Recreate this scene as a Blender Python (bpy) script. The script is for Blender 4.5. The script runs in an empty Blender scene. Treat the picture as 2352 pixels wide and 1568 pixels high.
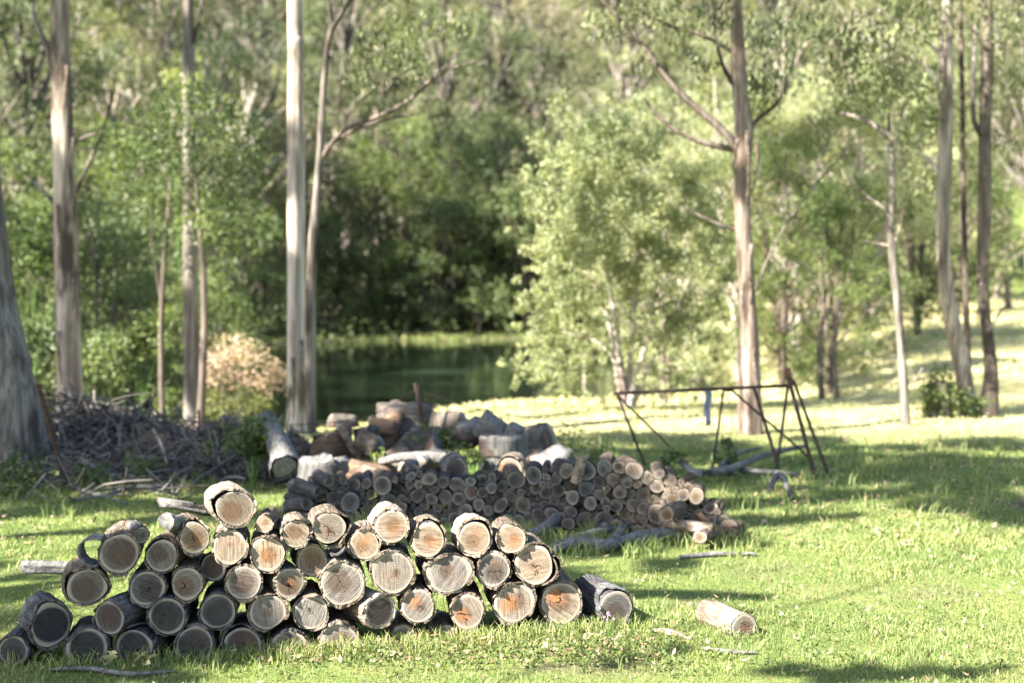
import bpy, math, random
import numpy as np
from mathutils import Vector, Matrix
R = math.radians
S = bpy.context.scene
COL = S.collection
random.seed(7)
RNG = np.random.default_rng(7)

# ---------------------------------------------------------------- camera, sky, sun, exposure
FPX = 50.0 / 36.0 * 2352.0            # focal length in pixels of a 2352 px wide picture
PITCH = math.atan((784 - 640) / FPX)
CAMZ = 1.9
cd = bpy.data.cameras.new('camera')
cam = bpy.data.objects.new('camera', cd); COL.objects.link(cam)
cam.location = (0, 0, CAMZ)
cam.rotation_euler = (R(90) - PITCH, 0, 0)
cd.lens = 50; cd.sensor_width = 36; cd.clip_end = 800; cd.clip_start = 0.05
cd.dof.use_dof = True; cd.dof.focus_distance = 7.25; cd.dof.aperture_fstop = 1.5
S.camera = cam

SUN = Vector((-0.63, -0.45, 0.635)).normalized()      # towards the sun
w = bpy.data.worlds.new('World'); S.world = w; w.use_nodes = True
wn = w.node_tree; wn.nodes.clear()
sky = wn.nodes.new('ShaderNodeTexSky'); sky.sky_type = 'NISHITA'; sky.sun_disc = False
sky.sun_elevation = math.asin(SUN.z); sky.sun_rotation = math.atan2(SUN.x, SUN.y)
bgn = wn.nodes.new('ShaderNodeBackground'); bgn.inputs[1].default_value = 0.07
wo = wn.nodes.new('ShaderNodeOutputWorld')
wn.links.new(sky.outputs[0], bgn.inputs[0]); wn.links.new(bgn.outputs[0], wo.inputs[0])
sl = bpy.data.lights.new('sun', 'SUN'); sl.energy = 5.0; sl.angle = R(0.5); sl.color = (1.0, 0.94, 0.84)
sun = bpy.data.objects.new('sun', sl); COL.objects.link(sun)
sun.rotation_euler = SUN.to_track_quat('Z', 'Y').to_euler()
S.view_settings.view_transform = 'Standard'; S.view_settings.look = 'None'
S.view_settings.exposure = 2.75; S.view_settings.gamma = 1.0
S.cycles.max_bounces = 6; S.cycles.diffuse_bounces = 3; S.cycles.glossy_bounces = 2
S.cycles.transmission_bounces = 4; S.cycles.transparent_max_bounces = 6
S.cycles.caustics_reflective = False; S.cycles.caustics_refractive = False

# ---------------------------------------------------------------- helpers: picture <-> place
def ray(u, v):
    a = (u - 1176) / FPX; b = (784 - v) / FPX
    cp, sp = math.cos(PITCH), math.sin(PITCH)
    return Vector((a, cp + b * sp, -sp + b * cp))
def at(u, v, Y):
    d = ray(u, v); t = Y / d.y
    return Vector((0, 0, CAMZ)) + d * t
def sst(a, b, x):
    t = np.clip((x - a) / (b - a), 0, 1); return t * t * (3 - 2 * t)
POND = np.array([(-13, 28), (-8, 24.2), (-4.6, 24.0), (-3.3, 26), (-1.8, 29.6), (0.5, 31.0), (2.4, 30.9), (4.2, 33), (5.5, 38),
                 (5.2, 44), (4.4, 50), (2.2, 55.5), (0, 57.8), (-2.2, 55.6), (-4.2, 56.8), (-6.5, 53.6), (-9.5, 52.5), (-12.0, 47), (-15, 36)], float)
def pond_sd(x, y):
    x = np.asarray(x, float); y = np.asarray(y, float)
    d = np.full(x.shape, 1e9); inside = np.zeros(x.shape, bool)
    n = len(POND)
    for i in range(n):
        ax, ay = POND[i]; bx, by = POND[(i + 1) % n]
        ex, ey = bx - ax, by - ay
        t = np.clip(((x - ax) * ex + (y - ay) * ey) / (ex * ex + ey * ey), 0, 1)
        d = np.minimum(d, np.hypot(x - ax - t * ex, y - ay - t * ey))
        c = ((ay > y) != (by > y)) & (x < (bx - ax) * (y - ay) / (by - ay + 1e-12) + ax)
        inside ^= c
    return np.where(inside, -d, d)
WATER = -0.62
def H(x, y):
    x = np.asarray(x, float); y = np.asarray(y, float)
    z = 0.012 * np.sin(x * 1.7 + y * .9) + 0.012 * np.sin(y * 1.3 - x * .6) + 0.02 * np.sin(x * .4 + 1) * np.sin(y * .35)
    wr = sst(3.0, 10.0, x)
    lf = sst(-3.5, 1.5, x); z = z - 0.52 * np.where(lf > .5, sst(16.5 + 2.5 * lf, 23 + 6 * lf, y), sst(16.5 + 2.5 * lf, 23 + 6 * lf, y)) * (1 - wr) + wr * 0.042 * np.maximum(y - 19, 0)
    hill = np.maximum(y - 59, 0); z = z + np.where(hill < 8, hill * hill * .028, 1.79 + (hill - 8) * .45)
    z = z + np.maximum(-x - 17, 0) * .25 * sst(10, 40, y)
    z = z + 0.35 * np.sin(x * .21) * np.sin(y * .17) * sst(60, 80, y)
    sd = pond_sd(x, y)
    k = 1 - sst(-0.6, 2.2, sd)
    z = z * (1 - k) + (-1.0) * k
    return z
def Hs(x, y): return float(H(np.array([x]), np.array([y]))[0])
def gnd(u, v):
    d = ray(u, v); lo = 4.0
    ts = np.arange(lo, 140, .1)
    px = d.x * ts / d.y; py = ts; pz = CAMZ + d.z * ts / d.y
    h = H(px, py); i = np.argmax(pz < h)
    if not (pz < h).any(): i = len(ts) - 1
    return Vector((px[i], py[i], h[i]))

# ---------------------------------------------------------------- helpers: objects
def tag(o, label=None, cat=None, group=None, kind=None):
    if label: o['label'] = label
    if cat: o['category'] = cat
    if group: o['group'] = group
    if kind: o['kind'] = kind
    return o
def link(name, me, mat=None, parent=None, loc=None):
    o = bpy.data.objects.new(name, me); COL.objects.link(o)
    if mat is not None and me is not None and not me.materials: me.materials.append(mat)
    if parent is not None: o.parent = parent
    if loc is not None: o.location = loc
    return o
def empty(name, loc, label, cat, group=None):
    o = bpy.data.objects.new(name, None); COL.objects.link(o); o.location = loc
    o.empty_display_size = .2
    return tag(o, label, cat, group)
def mesh_np(name, V, F, smooth=False, attr=None, mats=None, mi=None):
    """V (n,3); F (m,k) constant k, or list of arrays"""
    me = bpy.data.meshes.new(name)
    if isinstance(F, np.ndarray): Fs = [F]
    else: Fs = [f for f in F if len(f)]
    V = np.asarray(V, np.float32)
    me.vertices.add(len(V)); me.vertices.foreach_set('co', V.ravel())
    nl = sum(f.size for f in Fs); nf = sum(len(f) for f in Fs)
    me.loops.add(nl); me.loops.foreach_set('vertex_index', np.concatenate([f.ravel() for f in Fs]).astype(np.int32))
    st = []; c = 0
    for f in Fs:
        k = f.shape[1]; st.append(c + np.arange(len(f)) * k); c += f.size
    me.polygons.add(nf); me.polygons.foreach_set('loop_start', np.concatenate(st).astype(np.int32))
    if mats:
        for m in mats: me.materials.append(m)
    if mi is not None: me.polygons.foreach_set('material_index', np.asarray(mi, np.int32))
    if smooth: me.polygons.foreach_set('use_smooth', np.ones(nf, bool))
    if attr is not None:
        a = me.attributes.new('v', 'FLOAT', 'FACE'); a.data.foreach_set('value', np.asarray(attr, np.float32))
    me.update(calc_edges=True); me.validate()
    return me
class MB:
    """collects pieces (vertices, quads) into one mesh"""
    def __init__(s): s.V = []; s.F4 = []; s.F3 = []; s.n = 0; s.A4 = []; s.A3 = []
    def add(s, V, F, a=0.5):
        V = np.asarray(V, float); F = np.asarray(F, int)
        (s.F4 if F.shape[1] == 4 else s.F3).append(F + s.n)
        (s.A4 if F.shape[1] == 4 else s.A3).append(np.full(len(F), a) if np.isscalar(a) else a)
        s.V.append(V); s.n += len(V)
    def mesh(s, name, smooth=True):
        Fs = []; A = []
        if s.F4: Fs.append(np.concatenate(s.F4)); A.append(np.concatenate(s.A4))
        if s.F3: Fs.append(np.concatenate(s.F3)); A.append(np.concatenate(s.A3))
        return mesh_np(name, np.concatenate(s.V), Fs, smooth, np.concatenate(A))
def crom(P, Rr, sub):
    P = [np.array(p, float) for p in P]
    if len(P) < 3 or sub <= 1:
        out = []; rr = []
        for i in range(len(P) - 1):
            for k in range(max(sub, 1)):
                t = k / max(sub, 1); out.append(P[i] * (1 - t) + P[i + 1] * t); rr.append(Rr[i] * (1 - t) + Rr[i + 1] * t)
        out.append(P[-1]); rr.append(Rr[-1]); return np.array(out), np.array(rr)
    Q = [2 * P[0] - P[1]] + P + [2 * P[-1] - P[-2]]
    out = []; rr = []
    for i in range(1, len(Q) - 2):
        p0, p1, p2, p3 = Q[i - 1:i + 3]
        for k in range(sub):
            t = k / sub
            out.append(.5 * ((2 * p1) + (-p0 + p2) * t + (2 * p0 - 5 * p1 + 4 * p2 - p3) * t * t + (-p0 + 3 * p1 - 3 * p2 + p3) * t ** 3))
            rr.append(Rr[i - 1] * (1 - t) + Rr[i] * t)
    out.append(P[-1]); rr.append(Rr[-1])
    return np.array(out), np.array(rr)
def tube(mb, P, Rr, n=10, sub=4, rough=.06, seed=0, a=.5, cap=True, flare=None):
    P, rr = crom(P, Rr, sub)
    rg = np.random.default_rng(seed)
    T = np.gradient(P, axis=0); T /= np.linalg.norm(T, axis=1)[:, None] + 1e-9
    up = np.array([0, 1, 0.]) if abs(T[0][1]) < .8 else np.array([1., 0, 0])
    m = len(P); ang = np.linspace(0, 2 * np.pi, n, endpoint=False)
    ph = rg.uniform(0, 6.28, 4)
    V = np.zeros((m, n, 3))
    for i in range(m):
        X = np.cross(up, T[i]); X /= np.linalg.norm(X) + 1e-9; Y = np.cross(T[i], X)
        f = 1 + rough * (np.sin(2 * ang + ph[0] + i * .3) + .7 * np.sin(3 * ang + ph[1] - i * .23) + .5 * np.sin(5 * ang + ph[2] + i * .5)) + rg.normal(0, rough * .35, n)
        if flare is not None: f = f * (1 + flare[0] * np.exp(-i / m * flare[1]) * (1 + .45 * np.sin(5 * ang + ph[3])))
        V[i] = P[i] + rr[i] * f[:, None] * (np.cos(ang)[:, None] * X + np.sin(ang)[:, None] * Y)
    idx = np.arange(m * n).reshape(m, n)
    A = idx[:-1]; B = idx[1:]
    F = np.stack([A, np.roll(A, -1, 1), np.roll(B, -1, 1), B], -1).reshape(-1, 4)
    mb.add(V.reshape(-1, 3), F, a)
    if cap:
        for (k, rev) in ((0, True), (m - 1, False)):
            c = P[k]; VV = np.vstack([V[k], c]); r = np.arange(n)
            F3 = np.stack([r, np.roll(r, -1), np.full(n, n)], 1)
            if rev: F3 = F3[:, ::-1]
            mb.add(VV, F3, a)
    return P, rr
def leaves(C, L, W, rg, droop=0.0, val=None, fold=.15):
    """diamond leaves at centres C; droop>0 pulls the axes downward"""
    n = len(C)
    D = rg.normal(0, 1, (n, 3)); D[:, 2] -= droop; D /= np.linalg.norm(D, axis=1)[:, None]
    Q = rg.normal(0, 1, (n, 3)); X = np.cross(D, Q); X /= np.linalg.norm(X, axis=1)[:, None]
    N = np.cross(D, X)
    l = L * rg.uniform(.6, 1.3, n)[:, None]; ww = W * rg.uniform(.7, 1.3, n)[:, None]
    V = np.stack([C - D * l * .5, C + X * ww * .5 + N * fold * ww - D * l * .05, C + D * l * .5, C - X * ww * .5 + N * fold * ww - D * l * .05], 1)
    F = np.arange(n * 4).reshape(n, 4)
    return V.reshape(-1, 3), F
def clump_pts(c, r, n, rg, flat=1.0, shell=.5):
    d = rg.normal(0, 1, (n, 3)); d /= np.linalg.norm(d, axis=1)[:, None]
    rad = r * rg.uniform(0, 1, n) ** shell
    # uneven surface
    b = 1 + .22 * np.sin(d[:, 0] * 5 + c[0] * 3) * np.sin(d[:, 1] * 5 + c[1]) + .18 * np.sin(d[:, 2] * 7 + c[2] * 2)
    return np.array(c) + d * (rad * b)[:, None] * np.array([1, 1, flat])

# ---------------------------------------------------------------- materials
class NT:
    def __init__(s, name):
        s.m = bpy.data.materials.new(name); s.m.use_nodes = True; s.t = s.m.node_tree; s.t.nodes.clear()
        s.out = s.t.nodes.new('ShaderNodeOutputMaterial')
    def _in(s, sock, v):
        if v is None: return
        if isinstance(v, bpy.types.NodeSocket): s.t.links.new(v, sock)
        else:
            if isinstance(v, tuple) and len(v) == 3 and sock.type == 'RGBA': v = (*v, 1)
            sock.default_value = v
    def n(s, typ, ins=None, **kw):
        nd = s.t.nodes.new(typ)
        for k, v in kw.items(): setattr(nd, k, v)
        for k, v in (ins or {}).items(): s._in(nd.inputs[k], v)
        return nd
    def M(s, op, a, b=None, c=None, clamp=False):
        nd = s.n('ShaderNodeMath', operation=op); nd.use_clamp = clamp
        s._in(nd.inputs[0], a); s._in(nd.inputs[1], b); s._in(nd.inputs[2], c)
        return nd.outputs[0]
    def mix(s, f, a, b, bt='MIX'):
        nd = s.n('ShaderNodeMix', data_type='RGBA', blend_type=bt)
        s._in(nd.inputs[0], f); s._in(nd.inputs[6], a); s._in(nd.inputs[7], b); return nd.outputs[2]
    def step(s, a, b, x):
        nd = s.n('ShaderNodeMapRange', interpolation_type='SMOOTHSTEP')
        s._in(nd.inputs[0], x); s._in(nd.inputs[1], a); s._in(nd.inputs[2], b); return nd.outputs[0]
    def noise(s, vec, scale, detail=3, rough=.55, dist=0, out=0):
        nd = s.n('ShaderNodeTexNoise'); s._in(nd.inputs['Vector'], vec); s._in(nd.inputs['Scale'], scale)
        nd.inputs['Detail'].default_value = detail; nd.inputs['Roughness'].default_value = rough; nd.inputs['Distortion'].default_value = dist
        return nd.outputs[out]
    def vmul(s, vec, xyz):
        nd = s.n('ShaderNodeVectorMath', operation='MULTIPLY'); s._in(nd.inputs[0], vec); nd.inputs[1].default_value = xyz; return nd.outputs[0]
    def vadd(s, vec, b):
        nd = s.n('ShaderNodeVectorMath', operation='ADD'); s._in(nd.inputs[0], vec); s._in(nd.inputs[1], b); return nd.outputs[0]
    def obj(s): return s.n('ShaderNodeTexCoord').outputs['Object']
    def pos(s): return s.n('ShaderNodeNewGeometry').outputs['Position']
    def oattr(s, name): return s.n('ShaderNodeAttribute', attribute_type='OBJECT', attribute_name=name).outputs['Fac']
    def attr(s, name): return s.n('ShaderNodeAttribute', attribute_type='GEOMETRY', attribute_name=name).outputs['Fac']
    def rand(s): return s.n('ShaderNodeObjectInfo').outputs['Random']
    def bump(s, h, strength=.4, dist=.01):
        return s.n('ShaderNodeBump', {'Height': h, 'Strength': strength, 'Distance': dist}).outputs[0]
    def surf(s, col, rough=.9, nrm=None, spec=.2, trans=0.0, tcol=None, metal=0):
        p = s.n('ShaderNodeBsdfPrincipled', {'Base Color': col, 'Roughness': rough, 'Metallic': metal, 'Specular IOR Level': spec})
        if nrm is not None: s._in(p.inputs['Normal'], nrm)
        o = p.outputs[0]
        if trans > 0:
            tr = s.n('ShaderNodeBsdfTranslucent', {'Color': tcol if tcol is not None else col})
            mx = s.n('ShaderNodeMixShader', {0: trans}); s.t.links.new(o, mx.inputs[1]); s.t.links.new(tr.outputs[0], mx.inputs[2]); o = mx.outputs[0]
        s.t.links.new(o, s.out.inputs[0]); return s.m

def mat_end():
    t = NT('sawn_end_grain'); o = t.obj(); rad = t.oattr('rad')
    sx = t.n('ShaderNodeSeparateXYZ', {0: o})
    sd = t.M('MULTIPLY', t.oattr('seed'), 7.3)
    x0 = t.M('DIVIDE', sx.outputs[0], rad); z0 = t.M('DIVIDE', sx.outputs[2], rad)
    x = t.M('ADD', x0, t.M('MULTIPLY', t.M('SINE', sd), .16)); z = t.M('ADD', z0, t.M('MULTIPLY', t.M('COSINE', t.M('MULTIPLY', sd, 1.7)), .16))
    v = t.n('ShaderNodeCombineXYZ', {0: x, 1: sd, 2: z}).outputs[0]
    nz = t.noise(v, 1.6, 3); nz2 = t.noise(v, 5, 4)
    r0 = t.M('SQRT', t.M('ADD', t.M('MULTIPLY', x, x), t.M('MULTIPLY', z, z)))
    r = t.M('ADD', r0, t.M('MULTIPLY', t.M('SUBTRACT', nz, .5), .45))
    # saw marks
    a = t.M('ADD', t.M('MULTIPLY', t.oattr('saw'), 1.0), 0.0)
    ca, sa = t.M('COSINE', a), t.M('SINE', a)
    p = t.M('ADD', t.M('MULTIPLY', x, ca), t.M('MULTIPLY', z, sa))
    q = t.M('SUBTRACT', t.M('MULTIPLY', z, ca), t.M('MULTIPLY', x, sa))
    sv = t.n('ShaderNodeCombineXYZ', {0: t.M('MULTIPLY', p, 10), 1: sd, 2: t.M('MULTIPLY', q, .8)}).outputs[0]
    saw = t.noise(sv, 1.0, 2, .6)
    ring = t.M('SINE', t.M('MULTIPLY', t.M('ADD', r0, t.M('MULTIPLY', nz, .22)), 52))
    hw = t.oattr('heart')
    hm = t.step(t.M('ADD', hw, .13), t.M('SUBTRACT', hw, .12), r)
    sap = t.mix(nz2, (.155, .11, .072), (.30, .225, .15))
    sap = t.mix(t.M('ADD', t.M('MULTIPLY', t.oattr('grey'), .8), .2), sap, t.mix(nz2, (.075, .070, .068), (.20, .188, .175)))
    hc = t.mix(t.M('FRACT', t.M('MULTIPLY', sd, 3.37)), (.085, .05, .030), (.15, .088, .05))
    og = t.M('MULTIPLY', t.oattr('orange'), 1.0)
    sx_ = t.M('ADD', x0, t.M('MULTIPLY', t.M('SINE', t.M('MULTIPLY', sd, 3.1)), .30)); sz_ = t.M('ADD', z0, t.M('MULTIPLY', t.M('COSINE', t.M('MULTIPLY', sd, 2.3)), .30))
    sr = t.M('ADD', t.M('SQRT', t.M('ADD', t.M('MULTIPLY', sx_, sx_), t.M('MULTIPLY', sz_, sz_))), t.M('MULTIPLY', t.M('SUBTRACT', t.noise(v, 2.6, 4), .5), 1.1))
    stain = t.M('MULTIPLY', t.step(.62, .12, sr), t.M('MULTIPLY', og, .85))
    hc = t.mix(t.M('MULTIPLY', t.oattr('grey'), .8), hc, (.060, .050, .044))
    c = t.mix(t.M('MULTIPLY', hm, t.M('ADD', .50, t.M('MULTIPLY', nz2, .6))), sap, hc)
    c = t.mix(stain, c, t.mix(nz2, (.24, .10, .04), (.36, .15, .055)))
    c = t.mix(t.oattr('dark'), c, t.mix(nz2, (.008, .010, .013), (.028, .029, .032)))  # blackens dark ends; on the left logs it paints their bluish shade
    c = t.mix(t.M('ADD', .30, t.M('MULTIPLY', t.M('FRACT', t.M('MULTIPLY', sd, 1.93)), .75), clamp=True), c, t.n('ShaderNodeCombineColor', {0: t.M('MAXIMUM', .12, t.M('ADD', -.25, t.M('MULTIPLY', saw, 2.5))), 1: t.M('MAXIMUM', .12, t.M('ADD', -.25, t.M('MULTIPLY', saw, 2.5))), 2: t.M('MAXIMUM', .12, t.M('ADD', -.25, t.M('MULTIPLY', saw, 2.5)))}).outputs[0], 'MULTIPLY')
    c = t.mix(t.M('MULTIPLY', t.M('ADD', ring, 1), t.M('ADD', .03, t.M('MULTIPLY', t.M('FRACT', t.M('MULTIPLY', sd, 2.71)), .17))), c, (.05, .038, .03))
    c = t.mix(t.M('MULTIPLY', t.step(.78, .95, t.M('SQRT', t.M('ADD', t.M('MULTIPLY', x0, x0), t.M('MULTIPLY', z0, z0)))), .45), c, (.45, .38, .30))      # pale sapwood rim
    # drying cracks
    wob = t.M('MULTIPLY', t.M('SUBTRACT', t.noise(v, 3.2, 3), .5), .55)
    def crack(ang, wd, ln, off):
        a2 = t.M('ADD', t.oattr('crack'), ang); c2, s2 = t.M('COSINE', a2), t.M('SINE', a2)
        p2 = t.M('ADD', t.M('MULTIPLY', x, c2), t.M('MULTIPLY', z, s2)); q2 = t.M('SUBTRACT', t.M('MULTIPLY', z, c2), t.M('MULTIPLY', x, s2))
        dd = t.M('ABSOLUTE', t.M('ADD', p2, wob)); qq = t.M('ABSOLUTE', t.M('SUBTRACT', q2, off))
        lim = t.M('MULTIPLY', t.M('MULTIPLY', t.oattr('cw'), wd), t.M('SUBTRACT', 1.0, t.M('DIVIDE', qq, ln)))
        return t.M('MULTIPLY', t.M('GREATER_THAN', lim, .0005), t.M('LESS_THAN', dd, lim))
    ck = t.M('MAXIMUM', crack(0, 1.0, .62, .05), crack(1.9, .7, .5, .25))
    ua = t.n('ShaderNodeVectorMath', {0: t.n('ShaderNodeCombineXYZ', {0: x, 1: 0.0, 2: z}).outputs[0]}, operation='NORMALIZE').outputs[0]
    rv = t.vadd(t.vmul(ua, (9, 9, 9)), t.n('ShaderNodeCombineXYZ', {0: sd, 1: t.M('MULTIPLY', r0, .8), 2: sd}).outputs[0])
    chk = t.M('MULTIPLY', t.step(.60, .68, t.noise(rv, 1.0, 2)), t.step(.15, .5, r0))
    ck = t.M('MAXIMUM', ck, t.M('MULTIPLY', chk, .07))
    c = t.mix(ck, c, (.015, .012, .01))
    h = t.M('SUBTRACT', t.M('ADD', saw, t.M('MULTIPLY', ring, .05)), t.M('MULTIPLY', ck, 2.2))
    return t.surf(c, .92, t.bump(h, .6, .005), .12)
def mat_bark(name, a, b, c3, stretch=(9, 9, 2.0), axis='Y', bs=.8, scale=1.0, dist=.012):
    t = NT(name); o = t.obj(); o = t.vadd(o, t.n('ShaderNodeCombineXYZ', {0: t.M('MULTIPLY', t.rand(), 9), 1: 0.0, 2: t.M('MULTIPLY', t.rand(), 5)}).outputs[0])
    st = stretch if axis == 'Z' else (stretch[0], stretch[2], stretch[1])
    v = t.vmul(o, st)
    n1 = t.noise(v, 2.0 * scale, 5, .65, .4); n2 = t.noise(o, 3.5 * scale, 4, .6)
    vo = t.n('ShaderNodeTexVoronoi', {'Vector': t.vadd(v, t.n('ShaderNodeVectorMath', {0: t.noise(v, 1.5 * scale, 3, .5, 0, 1), 1: (1.5, 1.5, 1.5)}, operation='MULTIPLY').outputs[0]), 'Scale': 1.6 * scale}, feature='DISTANCE_TO_EDGE').outputs[0]
    fis = t.step(.0, .16, vo)
    c = t.mix(t.step(.3, .7, n1), a, b); c = t.mix(t.step(.48, .66, n2), c, c3)
    c = t.mix(t.M('MULTIPLY', t.M('SUBTRACT', 1.0, fis), .6), c, (.05, .04, .033))
    return t.surf(c, .95, t.bump(t.M('ADD', t.M('MULTIPLY', fis, .6), n1), bs, dist), .08)
def mat_trunk(name, pale, mid, dark, base=.4):
    """smooth gum bark in long strips; rough and darker wood below 'base' is part of the tree's own skin"""
    t = NT(name); o = t.obj(); o2 = t.vadd(o, t.n('ShaderNodeCombineXYZ', {0: t.M('MULTIPLY', t.rand(), 9), 1: 0.0, 2: t.M('MULTIPLY', t.rand(), 9)}).outputs[0])
    v = t.vmul(o2, (7, 7, .55)); n1 = t.noise(v, 1.4, 5, .65, .3); n2 = t.noise(t.vmul(o2, (3, 3, .8)), 1.0, 3, .6); n3 = t.noise(t.vmul(o2, (26, 26, 1.2)), 1.0, 4, .6)
    c = t.mix(t.step(.40, .60, n1), mid, pale); c = t.mix(t.step(.52, .64, n2), c, dark)
    c = t.mix(t.M('MULTIPLY', t.step(.47, .62, n3), .6), c, dark)
    return t.surf(c, .85, t.bump(t.M('ADD', n1, n3), .7, .02), .15)
def mat_leaf(name, dark, light, trans=.35, spec=.25, hue=.06, rough=.5):
    t = NT(name); v = t.attr('v')
    ob = t.M('MULTIPLY', t.M('SUBTRACT', t.rand(), .5), .5)
    c = t.mix(t.M('ADD', v, ob, clamp=True), dark, light)
    n = t.noise(t.pos(), .6, 2)
    hs = t.n('ShaderNodeHueSaturation', {'Hue': t.M('ADD', .5, t.M('MULTIPLY', t.M('SUBTRACT', n, .5), hue)), 'Saturation': 1.0, 'Value': 1.0, 'Color': c}).outputs[0]
    tc = t.mix(1.0, hs, (1.35, 1.4, .7), 'MULTIPLY')
    return t.surf(hs, rough, None, spec, trans, tc)
def mat_plain(name, c1, c2, sc=6, rough=.9, bs=.5, stretch=(1, 1, 1), spec=.1, metal=0):
    t = NT(name); o = t.obj(); v = t.vmul(o, stretch); n = t.noise(v, sc, 5, .65); n2 = t.noise(o, sc * .3, 3)
    c = t.mix(t.step(.3, .7, n), c1, c2); c = t.mix(t.M('MULTIPLY', t.step(.5, .7, n2), .5), c, tuple(k * .45 for k in c1))
    return t.surf(c, rough, t.bump(n, bs, .01), spec, metal=metal)
def mat_attr(name, dark, light, trans=0.0, rough=.85):
    t = NT(name); v = t.attr('v'); n = t.noise(t.pos(), 9, 3)
    c = t.mix(t.M('ADD', t.M('MULTIPLY', v, .8), t.M('MULTIPLY', n, .25), clamp=True), dark, light)
    return t.surf(c, rough, None, .15, trans)
def mat_ground():
    t = NT('lawn_and_soil'); p = t.pos(); a = t.attr('zone')
    n1 = t.noise(p, .5, 4, .6); n2 = t.noise(p, 5, 4, .65); n3 = t.noise(p, 30, 4, .7)
    g = t.mix(n2, (.07, .105, .028), (.15, .18, .055)); g = t.mix(t.step(.50, .68, n1), g, (.19, .185, .075))
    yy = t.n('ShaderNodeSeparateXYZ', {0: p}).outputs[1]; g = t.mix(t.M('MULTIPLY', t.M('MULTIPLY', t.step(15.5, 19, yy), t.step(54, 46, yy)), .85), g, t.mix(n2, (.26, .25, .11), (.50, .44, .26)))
    g = t.mix(t.M('MULTIPLY', t.step(.58, .68, n3), .6), g, (.15, .115, .07))
    d = t.mix(n2, (.06, .05, .034), (.14, .115, .078)); d = t.mix(t.step(.5, .7, n3), d, (.20, .165, .115))
    d = t.mix(t.M('MULTIPLY', t.step(56, 62, yy), .75), d, t.mix(n2, (.045, .055, .028), (.12, .13, .065)))
    dm = t.step(.35, .65, t.M('ADD', a, t.M('MULTIPLY', t.M('SUBTRACT', n1, .5), .8)))
    c = t.mix(dm, g, d)
    return t.surf(c, .95, t.bump(t.M('ADD', n3, n2), .8, .04), .05)
def mat_water():
    t = NT('pond_water'); p = t.pos(); n = t.noise(t.vmul(p, (.35, 1.0, 1)), .55, 4, .6)
    rip = t.noise(t.vmul(p, (1, 2, 1)), 1.6, 3)
    wv = t.n('ShaderNodeBsdfPrincipled', {'Base Color': (.006, .011, .006, 1), 'Roughness': .06, 'IOR': 1.33, 'Normal': t.bump(rip, .10, .02)})
    al = t.n('ShaderNodeBsdfPrincipled', {'Base Color': t.mix(rip, (.02, .04, .018), (.045, .07, .03)), 'Roughness': .5, 'Specular IOR Level': .3})
    mx = t.n('ShaderNodeMixShader', {0: t.M('MULTIPLY', t.step(.56, .70, n), .25)}); t.t.links.new(wv.outputs[0], mx.inputs[1]); t.t.links.new(al.outputs[0], mx.inputs[2])
    t.t.links.new(mx.outputs[0], t.out.inputs[0]); return t.m

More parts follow.
